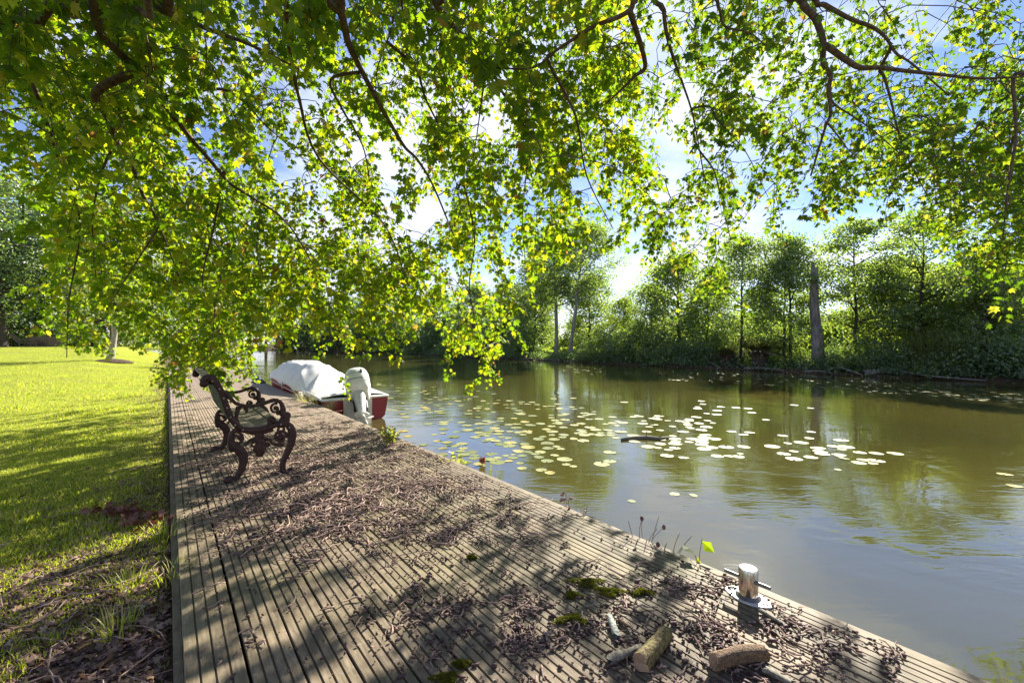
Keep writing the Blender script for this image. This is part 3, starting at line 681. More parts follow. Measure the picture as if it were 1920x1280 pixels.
for i in big:
    o = link('seed_husk', hmesh[i % 6]); o.location = P[i]; s_ = sz[i]; o.scale = (s_, s_, s_)
    o.rotation_euler = (random.uniform(-.3, .3), random.uniform(-.6, .6), random.uniform(0, 6.28))
    tag(o, 'small purple brown seed husk lying loose on the deck boards', 'seed husk', 'loose seed husks on the near deck')

def twig_pts(x, y, L, r_, seed, curl):
    rr_ = random.Random(seed); a = rr_.uniform(0, 6.28); da = rr_.uniform(-curl, curl); p = Vector((x, y, r_+.003)); out = [p.copy()]
    for i in range(5):
        a += da*.5+rr_.uniform(-.35, .35); p = p+Vector((math.cos(a), math.sin(a), 0))*(L/5); q_ = p.copy(); q_.z = r_+.003+rr_.uniform(0, .02)*(L/.2); out.append(q_)
    return out
XY = deck_samples(2300, 33, 9.0, .02); tws = []
for i, (x, y) in enumerate(XY):
    L = random.choice((.04, .06, .08, .11, .16, .24))*random.uniform(.7, 1.3); r_ = random.uniform(.0018, .0046)*(1+L*2.2)
    tws.append((L*r_/math.hypot(x, y)**2, x, y, L, r_, i))
tws.sort(reverse=True)
lit = MB()
for q, x, y, L, r_, i in tws[160:]: lit.tube(twig_pts(x, y, L, r_, i, 1.0), [r_, r_, r_*.9, r_*.8, r_*.7, r_*.5], 4)
tag(lit.build('twig_litter', M['twig'], None, True), 'thin broken twigs scattered among seed husks on the deck', 'twig litter', kind='stuff')
for q, x, y, L, r_, i in tws[:160]:
    m_ = MB(); pts = [p-Vector((x, y, 0)) for p in twig_pts(0, 0, L, r_, i, .9)]; pts = [p+Vector((x, y, 0)) for p in pts]
    m_.tube(pts, [r_, r_, r_*.9, r_*.8, r_*.7, r_*.5], 5)
    if L > .1:
        b0 = pts[2]; d_ = (pts[3]-pts[2]).normalized(); m_.tube([b0, b0+Matrix.Rotation(.8, 3, 'Z') @ d_*L*.22+Vector((0, 0, .006)), b0+Matrix.Rotation(.6, 3, 'Z') @ d_*L*.4+Vector((0, 0, .003))], [r_*.7, r_*.5, r_*.3], 4)
    o = m_.build('fallen_twig', M['twig'], None, True); o.location = (x, y, 0)
    for v_ in o.data.vertices: v_.co.x -= x*1.0; v_.co.y -= y*1.0
    tag(o, 'loose curved brown twig lying on the deck boards', 'twig', 'fallen twigs on the deck')
# moss patches
for i, (px, py, rx, ry, lab) in enumerate([(1100, 1094, .10, .05, 'largest bright moss cushion on the deck above the seed litter'), (1143, 1112, .085, .045, 'bright moss cushion touching the right end of the largest one'),
        (1074, 1118, .05, .03, 'small round moss cushion left below the largest one'), (1205, 1113, .07, .03, 'flat moss cushion in shade toward the river edge of the deck'),
        (1072, 1165, .10, .04, 'dark low moss cushion amid seed litter below the small round one'), (835, 1274, .06, .03, 'yellow green moss cushion at the bottom edge of the deck'), (865, 1248, .04, .02, 'thin moss cushion just above the bottom edge of the deck'), (884, 1047, .03, .02, 'tiny yellow moss cushion in the middle of the deck')]):
    r = np.random.default_rng(80+i); n = 900; a = r.uniform(0, 6.28, n); q = np.sqrt(r.uniform(0, 1, n)); lob = 1+.35*np.sin(3*a+i)+.2*np.sin(5*a+2*i)
    u_ = q*rx*.75*lob*np.cos(a); v__ = q*ry*.8*lob*np.sin(a); c = gp(px, py)
    zz = .018*np.clip(1-q, 0, 1)**.6
    P = np.stack([c.x+u_, c.y+v__, zz], 1); V, T = leaf_arrays(P, np.stack([r.normal(0, .6, n), r.normal(0, .6, n), np.ones(n)], 1), randdir(n, r), r.uniform(.006, .013, n), diamond_template())
    o = link('moss_cushion', np_mesh('moss_cushion', V-np.array(c), T, M['moss'])); o.location = c; tag(o, lab, 'moss')

# litter on the soil by the deck
r = np.random.default_rng(61); n = 4300
Y = np.exp(r.uniform(math.log(1.4), math.log(6.5), n*3)); X = r.uniform(-1.3, -.6, n*3)*Y; u = -ST*X+CT*Y; v = CT*X+ST*Y
pr_ = np.clip(.6*np.clip((v+.25*(u-1)+3.2)/1.8, .02, 1)*np.clip((4.3-u)/1.6, .02, 1)+np.clip((v+1.2)/.9, 0, 1)*np.clip((6.5-u)/2, 0, 1), .015, 1); k_ = (v < .0) & (r.uniform(size=n*3) < pr_*.8); X, Y, u, v = X[k_], Y[k_], u[k_], v[k_]; n = len(X)
P = np.stack([X, Y, ground_z(u, v)+.006], 1); h_ = n//3
V, T = leaf_arrays(P[:h_], np.stack([r.normal(size=h_), r.normal(size=h_), r.normal(0, .3, h_)], 1), np.stack([r.normal(0, .5, h_), r.normal(0, .5, h_), np.ones(h_)], 1), r.uniform(.025, .06, h_), maple_template())
tag(link('leaf_litter', np_mesh('leaf_litter', V, T, M['dead_leaf'])), 'brown dead leaves strewn over bare soil along the deck', 'leaf litter', kind='stuff')
V, T = leaf_arrays(P[h_:], np.stack([r.normal(size=n-h_), r.normal(size=n-h_), r.normal(0, .3, n-h_)], 1), randdir(n-h_, r), r.uniform(.009, .022, n-h_), husk_t)
tag(link('nut_litter', np_mesh('nut_litter', V, T, M['husk'], True)), 'brown nuts and husks lying in the soil beside the deck', 'nut litter', kind='stuff')
m_ = MB()
for i in range(0, min(n, 2400), 22):
    r_ = random.uniform(.0015, .004); L = random.uniform(.06, .35); pts = twig_pts(X[i], Y[i], L, r_, i+900, .6); z_ = float(ground_z(np.array(u[i]), np.array(v[i])))+.015
    if max(uv_of(p.x, p.y)[0]*0+CT*p.x+ST*p.y for p in pts) > .03: continue
    m_.tube([p+Vector((0, 0, z_)) for p in pts], [r_]*5+[r_*.5], 4)
tag(m_.build('stick_litter', M['twig'], None, True), 'thin sticks lying on soil and grass left of the deck', 'stick litter', kind='stuff')
# red-brown leaf drift
r = np.random.default_rng(77); n = 80; t_ = r.uniform(0, 1, n); c0, c1 = gp(195, 955, -.06), gp(300, 985, -.06)
P = np.stack([c0.x+(c1.x-c0.x)*t_+r.normal(0, .05, n), c0.y+(c1.y-c0.y)*t_+r.normal(0, .05, n), -.06+r.uniform(0, .05, n)], 1)
V, T = leaf_arrays(P, randdir(n, r), randdir(n, r), r.uniform(.04, .075, n), maple_template()); mm_ = leaf_mat('russet_leaf', [(0, (.10, .035, .025)), (1, (.22, .08, .05))], [(0, (.2, .06, .03)), (1, (.3, .1, .05))], .25)
o = link('fallen_leaf_heap', np_mesh('fallen_leaf_heap', V, T, mm_)); tag(o, 'russet heap of curled fallen leaves on the grass left of the deck', 'leaf heap')

# ---------------------------------------------------------------- plants along the deck
def tuft(name, c, n, hgt, spread, mat, label, cat, seed, width=.5, droop=.35, group=None):
    r = np.random.default_rng(seed); a = r.uniform(0, 6.28, n); rad = spread*np.sqrt(r.uniform(0, 1, n)); L = hgt*r.uniform(.55, 1.1, n); V = []; T = []
    for i in range(n):
        b = np.array([rad[i]*math.cos(a[i]), rad[i]*math.sin(a[i]), 0]); d = a[i]+r.normal(0, .5); k_ = droop*r.uniform(.4, 1.4); wv = width*.01*r.uniform(.7, 1.3); base = len(V)
        side = np.array([-math.sin(d), math.cos(d), 0])
        for j, t in enumerate((0, .35, .7, 1.0)):
            p = b+np.array([math.cos(d), math.sin(d), 0])*(L[i]*(.12*t+k_*t*t))+np.array([0, 0, L[i]*(t-.45*k_*t**3)])
            ww = wv*(1-.85*t); V += [p-side*ww, p+side*ww]
        for j in range(3): T += [(base+2*j, base+2*j+1, base+2*j+3), (base+2*j, base+2*j+3, base+2*j+2)]
    o = link(name, np_mesh(name, np.array(V), np.array(T), mat)); o.location = c; tag(o, label, cat, group); return o
def weed(name, c, stems, hgt, spread, lmat, label, cat, seed, lsize=.05, head=None, nleaf=5, stem_mat='twig'):
    r = random.Random(seed); root = empty(name, c); tag(root, label, cat); s_ = MB(); LP = []; hd = MB()
    for i in range(stems):
        a = r.uniform(0, 6.28); b = Vector((math.cos(a), math.sin(a), 0))*spread*r.random()*.3; top = Vector((math.cos(a), math.sin(a), 0))*spread*r.random()+Vector((0, 0, hgt*r.uniform(.6, 1)))
        pts = spline([b, b.lerp(top, .5)+Vector((r.uniform(-.02, .02), r.uniform(-.02, .02), hgt*.08)), top], 4); s_.tube(pts, [.0021]*(len(pts)-1)+[.001], 4)
        for k_ in range(nleaf): LP.append(pts[r.randrange(2, len(pts))])
        if head and i < head: hd.ball(top, .012, 6, (1, 1, 1.4))
    s_.build('stem', M[stem_mat], root)
    if LP:
        P = np.array([list(p) for p in LP]); rg2 = np.random.default_rng(seed); A = randdir(len(P), rg2)+np.array([0, 0, .5])
        V, T = leaf_arrays(P, A, randdir(len(P), rg2), rg2.uniform(.6, 1.2, len(P))*lsize, diamond_template()); link('foliage', np_mesh('foliage', V, T, M[lmat]), root)
    if head: hd.build('seed_head', M['husk'], root, True)
    return root
def edge(px):                                       # a spot at the river edge of the deck under column px
    x, y = at_v(px, VR+.05); return Vector((x, y, -.12))
weed('weed_tuft', gp(733, 836), 26, .22, .16, 'weed_leaf', 'yellow green weed tuft sprouting from the deck edge past the bench', 'weed', 5, .045, None, 8)
weed('water_plant', edge(842)+Vector((0, 0, -.1)), 10, .25, .25, 'weed_leaf', 'yellow leafed plant low at the deck edge near the floating pads', 'weed', 6, .06, None, 5)
tuft('grass_tuft', UV(9.9, 2.42, -.22), 110, .55, .22, M['dry_grass'], 'dry grass tuft between the deck and the red boat stern', 'grass tuft', 3, .9, .5)
tuft('grass_tuft', UV(9.1, 2.42, -.25), 70, .45, .18, M['weed_leaf'], 'greener grass tuft hanging at the deck edge beside the outboard motor', 'grass tuft', 4, .9, .6)
weed('dry_dock', edge(1066), 3, .30, .07, 'dead_leaf', 'rusty dry leafed stalk rising at the deck edge', 'stalk', 7, .06, None, 3)
weed('dry_dock', edge(1102), 2, .20, .05, 'dead_leaf', 'short dry stalk at deck edge right of the rusty leafed one', 'stalk', 8, .04, None, 2)
weed('dry_reed', edge(1212)+Vector((0, 0, .0)), 7, .25, .2, 'dead_leaf', 'thin bare weed stems with seed head at the shaded deck edge', 'stalk', 9, .03, 2, 0)
weed('dry_reed', edge(1255), 6, .22, .16, 'dead_leaf', 'sparse dry stems with round head right of the bare weed', 'stalk', 10, .03, 1, 0)
r = weed('leafy_sprig', edge(1306), 2, .22, .10, 'canopy_leaf', 'sprig of two broad green leaves at the deck edge by the post', 'sprig', 14, .09, None, 2)
for i, (px, py, z_, n, hh) in enumerate([(318, 1010, -.07, 60, .16), (325, 1090, -.07, 50, .14), (240, 1100, -.07, 70, .12), (215, 1190, -.07, 60, .13)]):
    tuft('grass_tuft', gp(px, py, z_), n, hh, .08, M['grass'], ['tall grass tuft against the deck side, higher of two', 'tall grass tuft against the deck side, lower of two', 'grass tuft in bare sunlit soil left of the deck', 'grass tuft near bottom left among fallen nuts'][i], 'grass tuft', 30+i, .35, .45)
tuft('reed_clump', UV(28.2, 1.1, -.1), 420, 1.3, .9, M['dry_grass'], 'yellowish reed clump standing at the far end of the deck', 'reeds', 41, 2.2, .35)
tuft('reed_clump', UV(29.6, 2.6, -.45), 240, 1.0, .6, M['reed'], 'greener reed clump in water past the far deck end', 'reeds', 42, 2.0, .3)

# ---------------------------------------------------------------- lily pads
def pad_mesh(seed, lift):
    r = np.random.default_rng(seed); n = 22; a = np.linspace(.16, 2*math.pi-.16, n); rad = 1+.03*r.normal(size=n)
    ph = r.uniform(0, 6.28)
    V = [(0, 0, .012)]
    for k_ in (.55, 1.0):
        for i in range(n): V.append((k_*rad[i]*math.cos(a[i]), k_*rad[i]*math.sin(a[i]), .012+(.02+lift*(.5+.5*math.sin(2*a[i]+ph)))*(k_**3)*.5))
    T = []
    for i in range(n-1): T += [(0, 1+i, 2+i), (1+i, 1+n+i, 2+n+i), (1+i, 2+n+i, 2+i)]
    return np.array(V), np.array(T)
pads = [pad_mesh(i, [.0, .03, .06, .1, .02, .05][i]) for i in range(6)]; pmesh = [np_mesh('lily_pad', V, T, M['pad'], True) for V, T in pads]
def poly_samples(poly, n, rng):
    poly = np.array(poly, float); lo, hi = poly.min(0), poly.max(0); out = []
    while len(out) < n:
        p = rng.uniform(lo, hi); ins = False; j = len(poly)-1
        for i in range(len(poly)):
            if (poly[i][1] > p[1]) != (poly[j][1] > p[1]) and p[0] < (poly[j][0]-poly[i][0])*(p[1]-poly[i][1])/(poly[j][1]-poly[i][1])+poly[i][0]: ins = not ins
            j = i
        if ins: out.append(tuple(p))
    return out
rng = np.random.default_rng(15); spots = []
single = [(905, 873), (1015, 881), (1031, 886), (1184, 939), (1265, 926), (1300, 928), (1571, 880), (1884, 889), (1902, 911), (1075, 874), (975, 868), (962, 852), (948, 854), (1282, 858), (1366, 855), (1388, 850)]
regs = [([(742, 790), (1000, 775), (1085, 850), (960, 872), (800, 868)], 105), ([(840, 742), (1120, 762), (1180, 800), (1080, 835), (900, 800)], 125), ([(1130, 775), (1330, 782), (1420, 815), (1385, 860), (1150, 830)], 84),
        ([(1400, 812), (1560, 818), (1670, 850), (1640, 872), (1440, 850)], 34), ([(690, 718), (790, 725), (860, 770), (745, 785)], 58), ([(1240, 745), (1560, 760), (1440, 790), (1260, 770)], 12),
        ([(760, 722), (1300, 748), (1700, 850), (1000, 885), (770, 850)], 70), ([(980, 680), (1500, 702), (1920, 735), (1920, 758), (1640, 735), (1250, 712), (1000, 694)], 330)]
spots = [(p, 0) for p in single]
for ri, (poly, n) in enumerate(regs): spots += [(p, ri+1) for p in poly_samples(poly, n, rng)]
placed = []; far_V = []; far_T = []; nfar = 0
for (px, py), ri in spots:
    c = gp(px, py, ZW); rad = rng.uniform(.06, .118)*(.68 if ri == 0 else 1)*(.9 if ri == 8 else 1)
    if ri and any((c.x-a)**2+(c.y-b)**2 < (.78*(rad+q))**2 for a, b, q in placed): continue
    u_, v_ = uv_of(c.x, c.y)[1], CT*c.x+ST*c.y
    u_ = -ST*c.x+CT*c.y
    if v_ < VR+.15 or (8.4 < u_ < 16.5 and v_ < 4.1): continue
    placed.append((c.x, c.y, rad))
    if len(placed) <= 300 or False:
        o = link('lily_pad', pmesh[len(placed) % 6]); o.location = (c.x, c.y, ZW+.001); o.rotation_euler = (rng.normal(0, .018), rng.normal(0, .018), rng.uniform(0, 6.28)); o.scale = (rad, rad, rad)
        if len(placed) == 1: tag(o, 'lily pad carrying a curled red leaf, close to the deck edge', 'lily pad', 'floating lily pads')
        elif ri == 8: tag(o, 'pale lily pad floating in the band below the far bank', 'lily pad', 'lily pads along the far bank')
        elif ri == 0: tag(o, 'lily pad floating apart from the crowded drift, toward the near water', 'lily pad', 'lone floating lily pads')
        elif ri in (3, 4): tag(o, 'sunlit shining lily pad floating right of the main drift', 'lily pad', 'bright lily pads mid river')
        elif ri == 5: tag(o, 'lily pad floating on open water just past the boat stern', 'lily pad', 'lily pads by the boat')
        else: tag(o, 'pale green lily pad floating in the main drift mid river', 'lily pad', 'floating lily pads')
    else:
        V, T = pads[len(placed) % 6]; a = rng.uniform(0, 6.28); R = np.array([[math.cos(a), -math.sin(a), 0], [math.sin(a), math.cos(a), 0], [0, 0, 1]])
        far_V.append(V @ R.T*rad+np.array([c.x, c.y, ZW+.001])); far_T.append(T+nfar); nfar += len(V)
if far_V: tag(link('far_lily_pads', np_mesh('far_lily_pads', np.concatenate(far_V), np.concatenate(far_T), M['pad'], True)), 'band of many small pale lily pads floating below the far bank', 'lily pads', kind='stuff')
c = gp(905, 871, ZW); V, T = leaf_arrays(np.array([[c.x-.03, c.y, ZW+.03], [c.x+.02, c.y+.01, ZW+.04]]), np.array([[.5, .1, .6], [-.4, .2, .5]]), np.array([[0, 1., .3], [.3, 1, .2]]), [.11, .09], maple_template())
o = link('fallen_leaf', np_mesh('fallen_leaf', V, T, mm_)); tag(o, 'curled red brown leaf resting on a lily pad near the deck', 'leaf')
m_ = MB(); pts = [gp(a, b, ZW)+Vector((0, 0, .02)) for a, b in ((1165, 826), (1185, 823), (1212, 822), (1235, 824), (1255, 821))]; m_.tube(pts, [.02, .035, .04, .03, .012], 7)
m_.tube([pts[2], pts[2]+Vector((.03, .05, .13))], [.015, .006], 5); m_.tube([pts[3], pts[3]+Vector((.1, .0, .12))], [.012, .005], 5)
tag(m_.build('floating_branch', M['grey_wood'], None, True), 'dark branch floating among the lily pads mid river', 'branch')

# ---------------------------------------------------------------- trees and shrubs
def tree_parts(seed, h, tr, cb, cr, nl, npl, ls, tmpl, sig=.5, lean=(0, 0), limb_up=.5, layered=1.0, prof='oval'):
    r = random.Random(seed); g_ = np.random.default_rng(seed); tm = MB(); pts = []; wx = wy = 0
    for i in range(9):
        t = i/8; wx += r.uniform(-1, 1)*h*.008; wy += r.uniform(-1, 1)*h*.008; pts.append(Vector((wx+lean[0]*t*h, wy+lean[1]*t*h, h*.97*t)))
    tm.tube([pts[0]-Vector((0, 0, .6))]+pts, [tr*1.5, tr*1.25]+[tr*(1-.86*i/8) for i in range(1, 9)], 9)
    cl_ = []
    for k_ in range(nl):
        t = cb+(1-cb)*((k_+.5)/nl)**.9; f = t*8; i = min(int(f), 7); p = pts[i].lerp(pts[i+1], f-i); a = k_*2.399+r.uniform(-.5, .5)
        s = (t-cb)/(1-cb); pf = {'oval': math.sin(math.pi*min(.95, .18+.8*s))**.8, 'cone': 1.05-.85*s, 'round': math.sqrt(max(.05, 1-(2*s-.9)**2))}[prof]
        L = cr*pf*r.uniform(.65, 1.15); d = Vector((math.cos(a), math.sin(a), limb_up*r.uniform(.4, 1.3))); e = p+d*L
        m = p.lerp(e, .55)+Vector((0, 0, -L*.05)); rad = tr*(1-.8*t)*.42+.012
        tm.tube([p, m, e], [rad, rad*.6, rad*.25], 5)
        for c_ in range(3):
            q_ = p.lerp(e, r.uniform(.45, 1.05)); cl_.append(q_)
            if r.random() < .5: tm.tube([q_, q_+Vector((r.uniform(-1, 1), r.uniform(-1, 1), r.uniform(-.1, .8)))*sig*.9], [rad*.3, .006], 4)
    cl_.append(pts[-1]); cl_ = np.array([list(c_) for c_ in cl_]); n = len(cl_)*npl; ci = g_.integers(0, len(cl_), n)
    csz = g_.uniform(.6, 1.35, len(cl_))[ci][:, None]
    P = cl_[ci]+g_.normal(size=(n, 3))*np.array([sig, sig, sig*.62*layered])*csz
    P[:, 2] = np.maximum(P[:, 2], .15)
    A = randdir(n, g_)+np.array([0, 0, -.35]); V, T = leaf_arrays(P, A, randdir(n, g_)+np.array([0, 0, .6]), g_.uniform(.7, 1.3, n)*ls, tmpl)
    return tm, V, T
def shrub_parts(seed, h, rx, n, ls, tmpl, stems=7):
    r = random.Random(seed); g_ = np.random.default_rng(seed); sm2_ = MB(); cl_ = []
    for k_ in range(stems*5):
        a = r.uniform(0, 6.28); q_ = math.sqrt(r.random()); z = h*(1-.75*q_*q_)*r.uniform(.25, 1.0); e = Vector((math.cos(a)*rx*q_, math.sin(a)*rx*q_, z)); cl_.append(e)
        if k_ < stems: sm2_.tube(spline([Vector((math.cos(a)*.15, math.sin(a)*.15, -.5)), Vector((e.x*.4, e.y*.4, z*.55)), e], 3), [.05, .045, .04, .03, .025, .015, .01], 5)
    cl_ = np.array([list(c_) for c_ in cl_]); ci = g_.integers(0, len(cl_), n); sg = rx*.16*g_.uniform(.6, 1.4, len(cl_))[ci][:, None]
    P = cl_[ci]+g_.normal(size=(n, 3))*sg*np.array([1, 1, .8]); P[:, 2] = np.maximum(P[:, 2], .02+.1*g_.random(n))
    V, T = leaf_arrays(P, randdir(n, g_)+np.array([0, 0, -.2]), randdir(n, g_)+np.array([0, 0, .6]), g_.uniform(.65, 1.3, n)*ls, tmpl)
    return sm2_, V, T
DT = diamond_template()
protos = {}
def proto_tree(key, bark, leaf, *a, **k_):
    tm, V, T = tree_parts(*a, **k_); protos[key] = ('tree', tm.mesh('trunk', M[bark], True), np_mesh('crown', V, T, M[leaf]))
def proto_shrub(key, leaf, *a):
    tm, V, T = shrub_parts(*a); protos[key] = ('shrub', tm.mesh('stems', M['bark'], True), np_mesh('foliage', V, T, M[leaf]))
proto_tree('alder', 'grey_bark', 'far_leaf', 101, 11.2, .20, .40, 3.0, 34, 130, .17, DT, .50)
proto_tree('alder_lean', 'grey_bark', 'far_leaf', 102, 12.4, .20, .42, 3.3, 36, 130, .17, DT, .52, lean=(.12, .02))
proto_tree('slender', 'bark', 'far_leaf', 103, 8.4, .10, .18, 2.3, 32, 95, .15, DT, .46)
proto_tree('airy', 'bark', 'far_leaf', 104, 9.0, .11, .22, 2.9, 26, 95, .15, DT, .46, layered=.55)
proto_tree('dense', 'bark', 'dark_leaf', 105, 8.5, .20, .16, 3.0, 34, 110, .20, DT, .60, prof='round')
proto_tree('dense2', 'bark', 'far_leaf', 106, 7.5, .16, .14, 2.7, 34, 100, .18, DT, .52, prof='round')
proto_tree('dense3', 'bark', 'bright_leaf', 116, 7.5, .14, .14, 2.8, 32, 92, .18, DT, .55, prof='oval')
proto_tree('bigtree', 'bark', 'dark_leaf', 107, 15.0, .55, .24, 5.5, 44, 90, .30, DT, 1.0, prof='round')
proto_tree('bigairy', 'bark', 'far_leaf', 108, 15.0, .40, .25, 5.0, 36, 80, .24, DT, .9)
proto_shrub('shrub', 'far_leaf', 201, 3.0, 1.9, 5600, .15, DT)
proto_shrub('shrub_dark', 'dark_leaf', 202, 2.7, 1.9, 5600, .15, DT)
proto_shrub('shrub_bright', 'bright_leaf', 203, 4.0, 2.5, 6500, .17, DT)
proto_shrub('shrub_low', 'far_leaf', 204, 1.3, 1.5, 3000, .13, DT)
proto_shrub('willow', 'willow_leaf', 205, 4.2, 3.6, 6500, .24, DT)
def plant(key, x, y, z, sc, rz, name, label, cat, group=None, szz=None):
    kind, a, b = protos[key]; root = empty(name, (x, y, z), rz); root.scale = (sc, sc, szz or sc); tag(root, label, cat, group)
    link('trunk' if kind == 'tree' else 'stems', a, root); link('crown' if kind == 'tree' else 'foliage', b, root); return root
def bank(key, px, v, sc, rz, name, label, cat, group=None, szz=None):
    dx = (px-960)/F; d_ = v
    for _ in range(12):                                # follow the bend of the far bank
        x, y = at_v(px, d_); u_ = -ST*x+CT*y; d_ = .5*d_+.5*(v-float(bend(np.array(u_))))
    u_ = -ST*x+CT*y; z = float(ground_z(np.array(u_), np.array(v))); return plant(key, x, y, z-.03, sc, rz, name, label, cat, group, szz)
TG = 'trees along the far bank'; SG = 'shrubs along the far bank'
bank('alder', 1042, 29.6, 1.12, .4, 'bank_tree', 'tall straight grey trunked tree on the far bank, left of the leaning trunk', 'tree', TG)
bank('alder_lean', 1070, 29.2, 1.02, -.2, 'bank_tree', 'tall tree with a long grey trunk leaning right on the far bank', 'tree', TG)
bank('slender', 1002, 30.0, 1.2, 1.4, 'bank_tree', 'dark slim tree on the far bank left of the straight grey trunk', 'tree', TG)
bank('slender', 1392, 29.5, 1.0, 2.2, 'bank_tree', 'thin dark stemmed tree on the far bank above the two sedge tussocks', 'tree', TG)
bank('dense2', 1275, 30.2, 1.05, .9, 'bank_tree', 'bushy green tree on the far bank midway between leaning trunk and tussocks', 'tree', TG)
bank('dense3', 1222, 31.5, .80, 2.6, 'bank_tree', 'lower bushy tree behind shrubs, left neighbour of the midway bushy tree', 'tree', TG)
bank('slender', 1468, 29.3, .80, .2, 'bank_tree', 'left stem of the thin tree cluster beside the dead trunk', 'tree', TG)
bank('slender', 1484, 29.8, .95, 3.1, 'bank_tree', 'right stem of the thin tree cluster beside the dead trunk', 'tree', TG)
bank('airy', 1604, 29.8, .92, .7, 'bank_tree', 'thin tree with flat airy layers right of the dead trunk', 'tree', TG)
bank('dense3', 1655, 31.0, .76, 1.9, 'bank_tree', 'leafy tree on the far bank right of the flat layered one', 'tree', TG)
bank('airy', 1730, 30.5, .92, 2.9, 'bank_tree', 'short airy tree between leafy trees near the right end of the bank', 'tree', TG)
bank('dense3', 1805, 31.5, .70, 3.9, 'bank_tree', 'full leafy tree second from the right edge on far bank', 'tree', TG)
bank('dense3', 1900, 31.0, .60, 1.1, 'bank_tree', 'small leafy tree at the right edge of the far bank', 'tree', TG)
bank('slender', 1850, 29.8, .72, 4.1, 'bank_tree', 'slim sapling in front of leafy trees near the right edge', 'tree', TG)
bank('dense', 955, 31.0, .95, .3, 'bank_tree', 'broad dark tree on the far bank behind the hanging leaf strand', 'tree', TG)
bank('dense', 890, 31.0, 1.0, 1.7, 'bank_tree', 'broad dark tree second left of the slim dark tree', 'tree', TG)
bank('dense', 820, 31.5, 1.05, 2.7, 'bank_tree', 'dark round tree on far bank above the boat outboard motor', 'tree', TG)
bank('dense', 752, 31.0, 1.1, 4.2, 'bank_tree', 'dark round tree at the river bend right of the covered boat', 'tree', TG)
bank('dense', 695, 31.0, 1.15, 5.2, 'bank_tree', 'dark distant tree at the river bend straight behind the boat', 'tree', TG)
bank('dense', 645, 31.0, 1.2, .2, 'bank_tree', 'distant dark tree beside the pale willow at the river bend', 'tree', TG)
bank('willow', 560, 29.0, 1.15, .9, 'willow_bush', 'pale grey willow bush overhanging water at the river bend', 'willow')
bank('dense', 590, 33.0, 1.3, 2.0, 'bank_tree', 'far tree rising behind the pale willow bush', 'tree', TG)
bank('dense', 520, 34.0, 1.3, 3.0, 'bank_tree', 'far tree left of the pale willow past the river bend', 'tree', TG)
bank('dense', 470, 36.0, 1.4, 4.0, 'bank_tree', 'farthest dark tree at left end of the river view', 'tree', TG)
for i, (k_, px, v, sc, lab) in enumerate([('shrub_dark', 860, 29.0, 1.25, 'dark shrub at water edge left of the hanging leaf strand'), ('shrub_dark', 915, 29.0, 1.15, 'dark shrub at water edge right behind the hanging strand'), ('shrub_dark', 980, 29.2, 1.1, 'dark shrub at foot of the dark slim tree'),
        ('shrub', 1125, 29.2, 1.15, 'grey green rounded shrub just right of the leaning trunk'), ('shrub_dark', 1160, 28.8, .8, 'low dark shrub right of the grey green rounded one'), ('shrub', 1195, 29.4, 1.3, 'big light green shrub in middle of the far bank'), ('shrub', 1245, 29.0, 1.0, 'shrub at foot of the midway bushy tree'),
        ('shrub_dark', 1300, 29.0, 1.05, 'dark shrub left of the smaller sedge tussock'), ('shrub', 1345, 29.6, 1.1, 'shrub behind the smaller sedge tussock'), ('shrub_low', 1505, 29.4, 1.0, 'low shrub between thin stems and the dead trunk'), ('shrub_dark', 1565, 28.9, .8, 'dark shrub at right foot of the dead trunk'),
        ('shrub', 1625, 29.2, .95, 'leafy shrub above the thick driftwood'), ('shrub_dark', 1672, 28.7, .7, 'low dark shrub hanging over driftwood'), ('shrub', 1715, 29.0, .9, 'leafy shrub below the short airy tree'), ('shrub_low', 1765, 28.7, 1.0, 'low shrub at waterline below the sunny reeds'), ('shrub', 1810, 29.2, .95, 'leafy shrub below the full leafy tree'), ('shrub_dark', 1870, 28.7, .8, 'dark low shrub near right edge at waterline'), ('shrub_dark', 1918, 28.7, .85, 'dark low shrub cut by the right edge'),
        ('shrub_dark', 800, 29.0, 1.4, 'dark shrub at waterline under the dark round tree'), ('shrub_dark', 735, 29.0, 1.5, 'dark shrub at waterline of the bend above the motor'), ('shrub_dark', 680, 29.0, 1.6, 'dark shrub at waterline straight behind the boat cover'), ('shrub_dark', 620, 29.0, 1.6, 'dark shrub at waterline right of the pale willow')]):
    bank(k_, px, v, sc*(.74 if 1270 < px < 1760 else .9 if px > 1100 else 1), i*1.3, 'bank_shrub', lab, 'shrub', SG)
for i, (key, px, v, sc, lab) in enumerate([('dense3', 1015, 34, 1.15, 'leafy tree filling the back between the slim dark and straight grey trunks'), ('dense3', 1105, 34, 1.1, 'leafy tree rising behind the leaning grey trunk'), ('dense3', 1170, 33, .72, 'short leafy tree right of the leaning trunk, below the sky gap'), ('dense2', 1325, 34, .80, 'leafy tree behind the smaller sedge tussock'),
        ('dense3', 1430, 36, .72, 'leafy tree behind the large shaggy tussock'), ('dense3', 1700, 35, .84, 'back row leafy tree between the layered tree and short airy tree'), ('dense3', 1770, 36, .74, 'back row leafy tree left of the full leafy tree'), ('dense3', 1860, 37, .66, 'back row leafy tree behind the slim sapling'), ('dense3', 1940, 36, .70, 'back row leafy tree cut by the right picture edge')]):
    bank(key, px, v, sc*.96, i*1.1+.4, 'bank_tree', lab, 'tree', TG)
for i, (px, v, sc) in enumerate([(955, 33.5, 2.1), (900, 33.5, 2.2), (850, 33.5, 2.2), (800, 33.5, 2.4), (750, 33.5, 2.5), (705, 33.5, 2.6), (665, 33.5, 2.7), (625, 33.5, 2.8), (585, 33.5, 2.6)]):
    bank('shrub_dark', px, v, sc, i*1.9, 'bank_thicket', 'dark thicket filling the gaps between tree trunks at the river bend', 'thicket', 'dark thickets at the river bend')
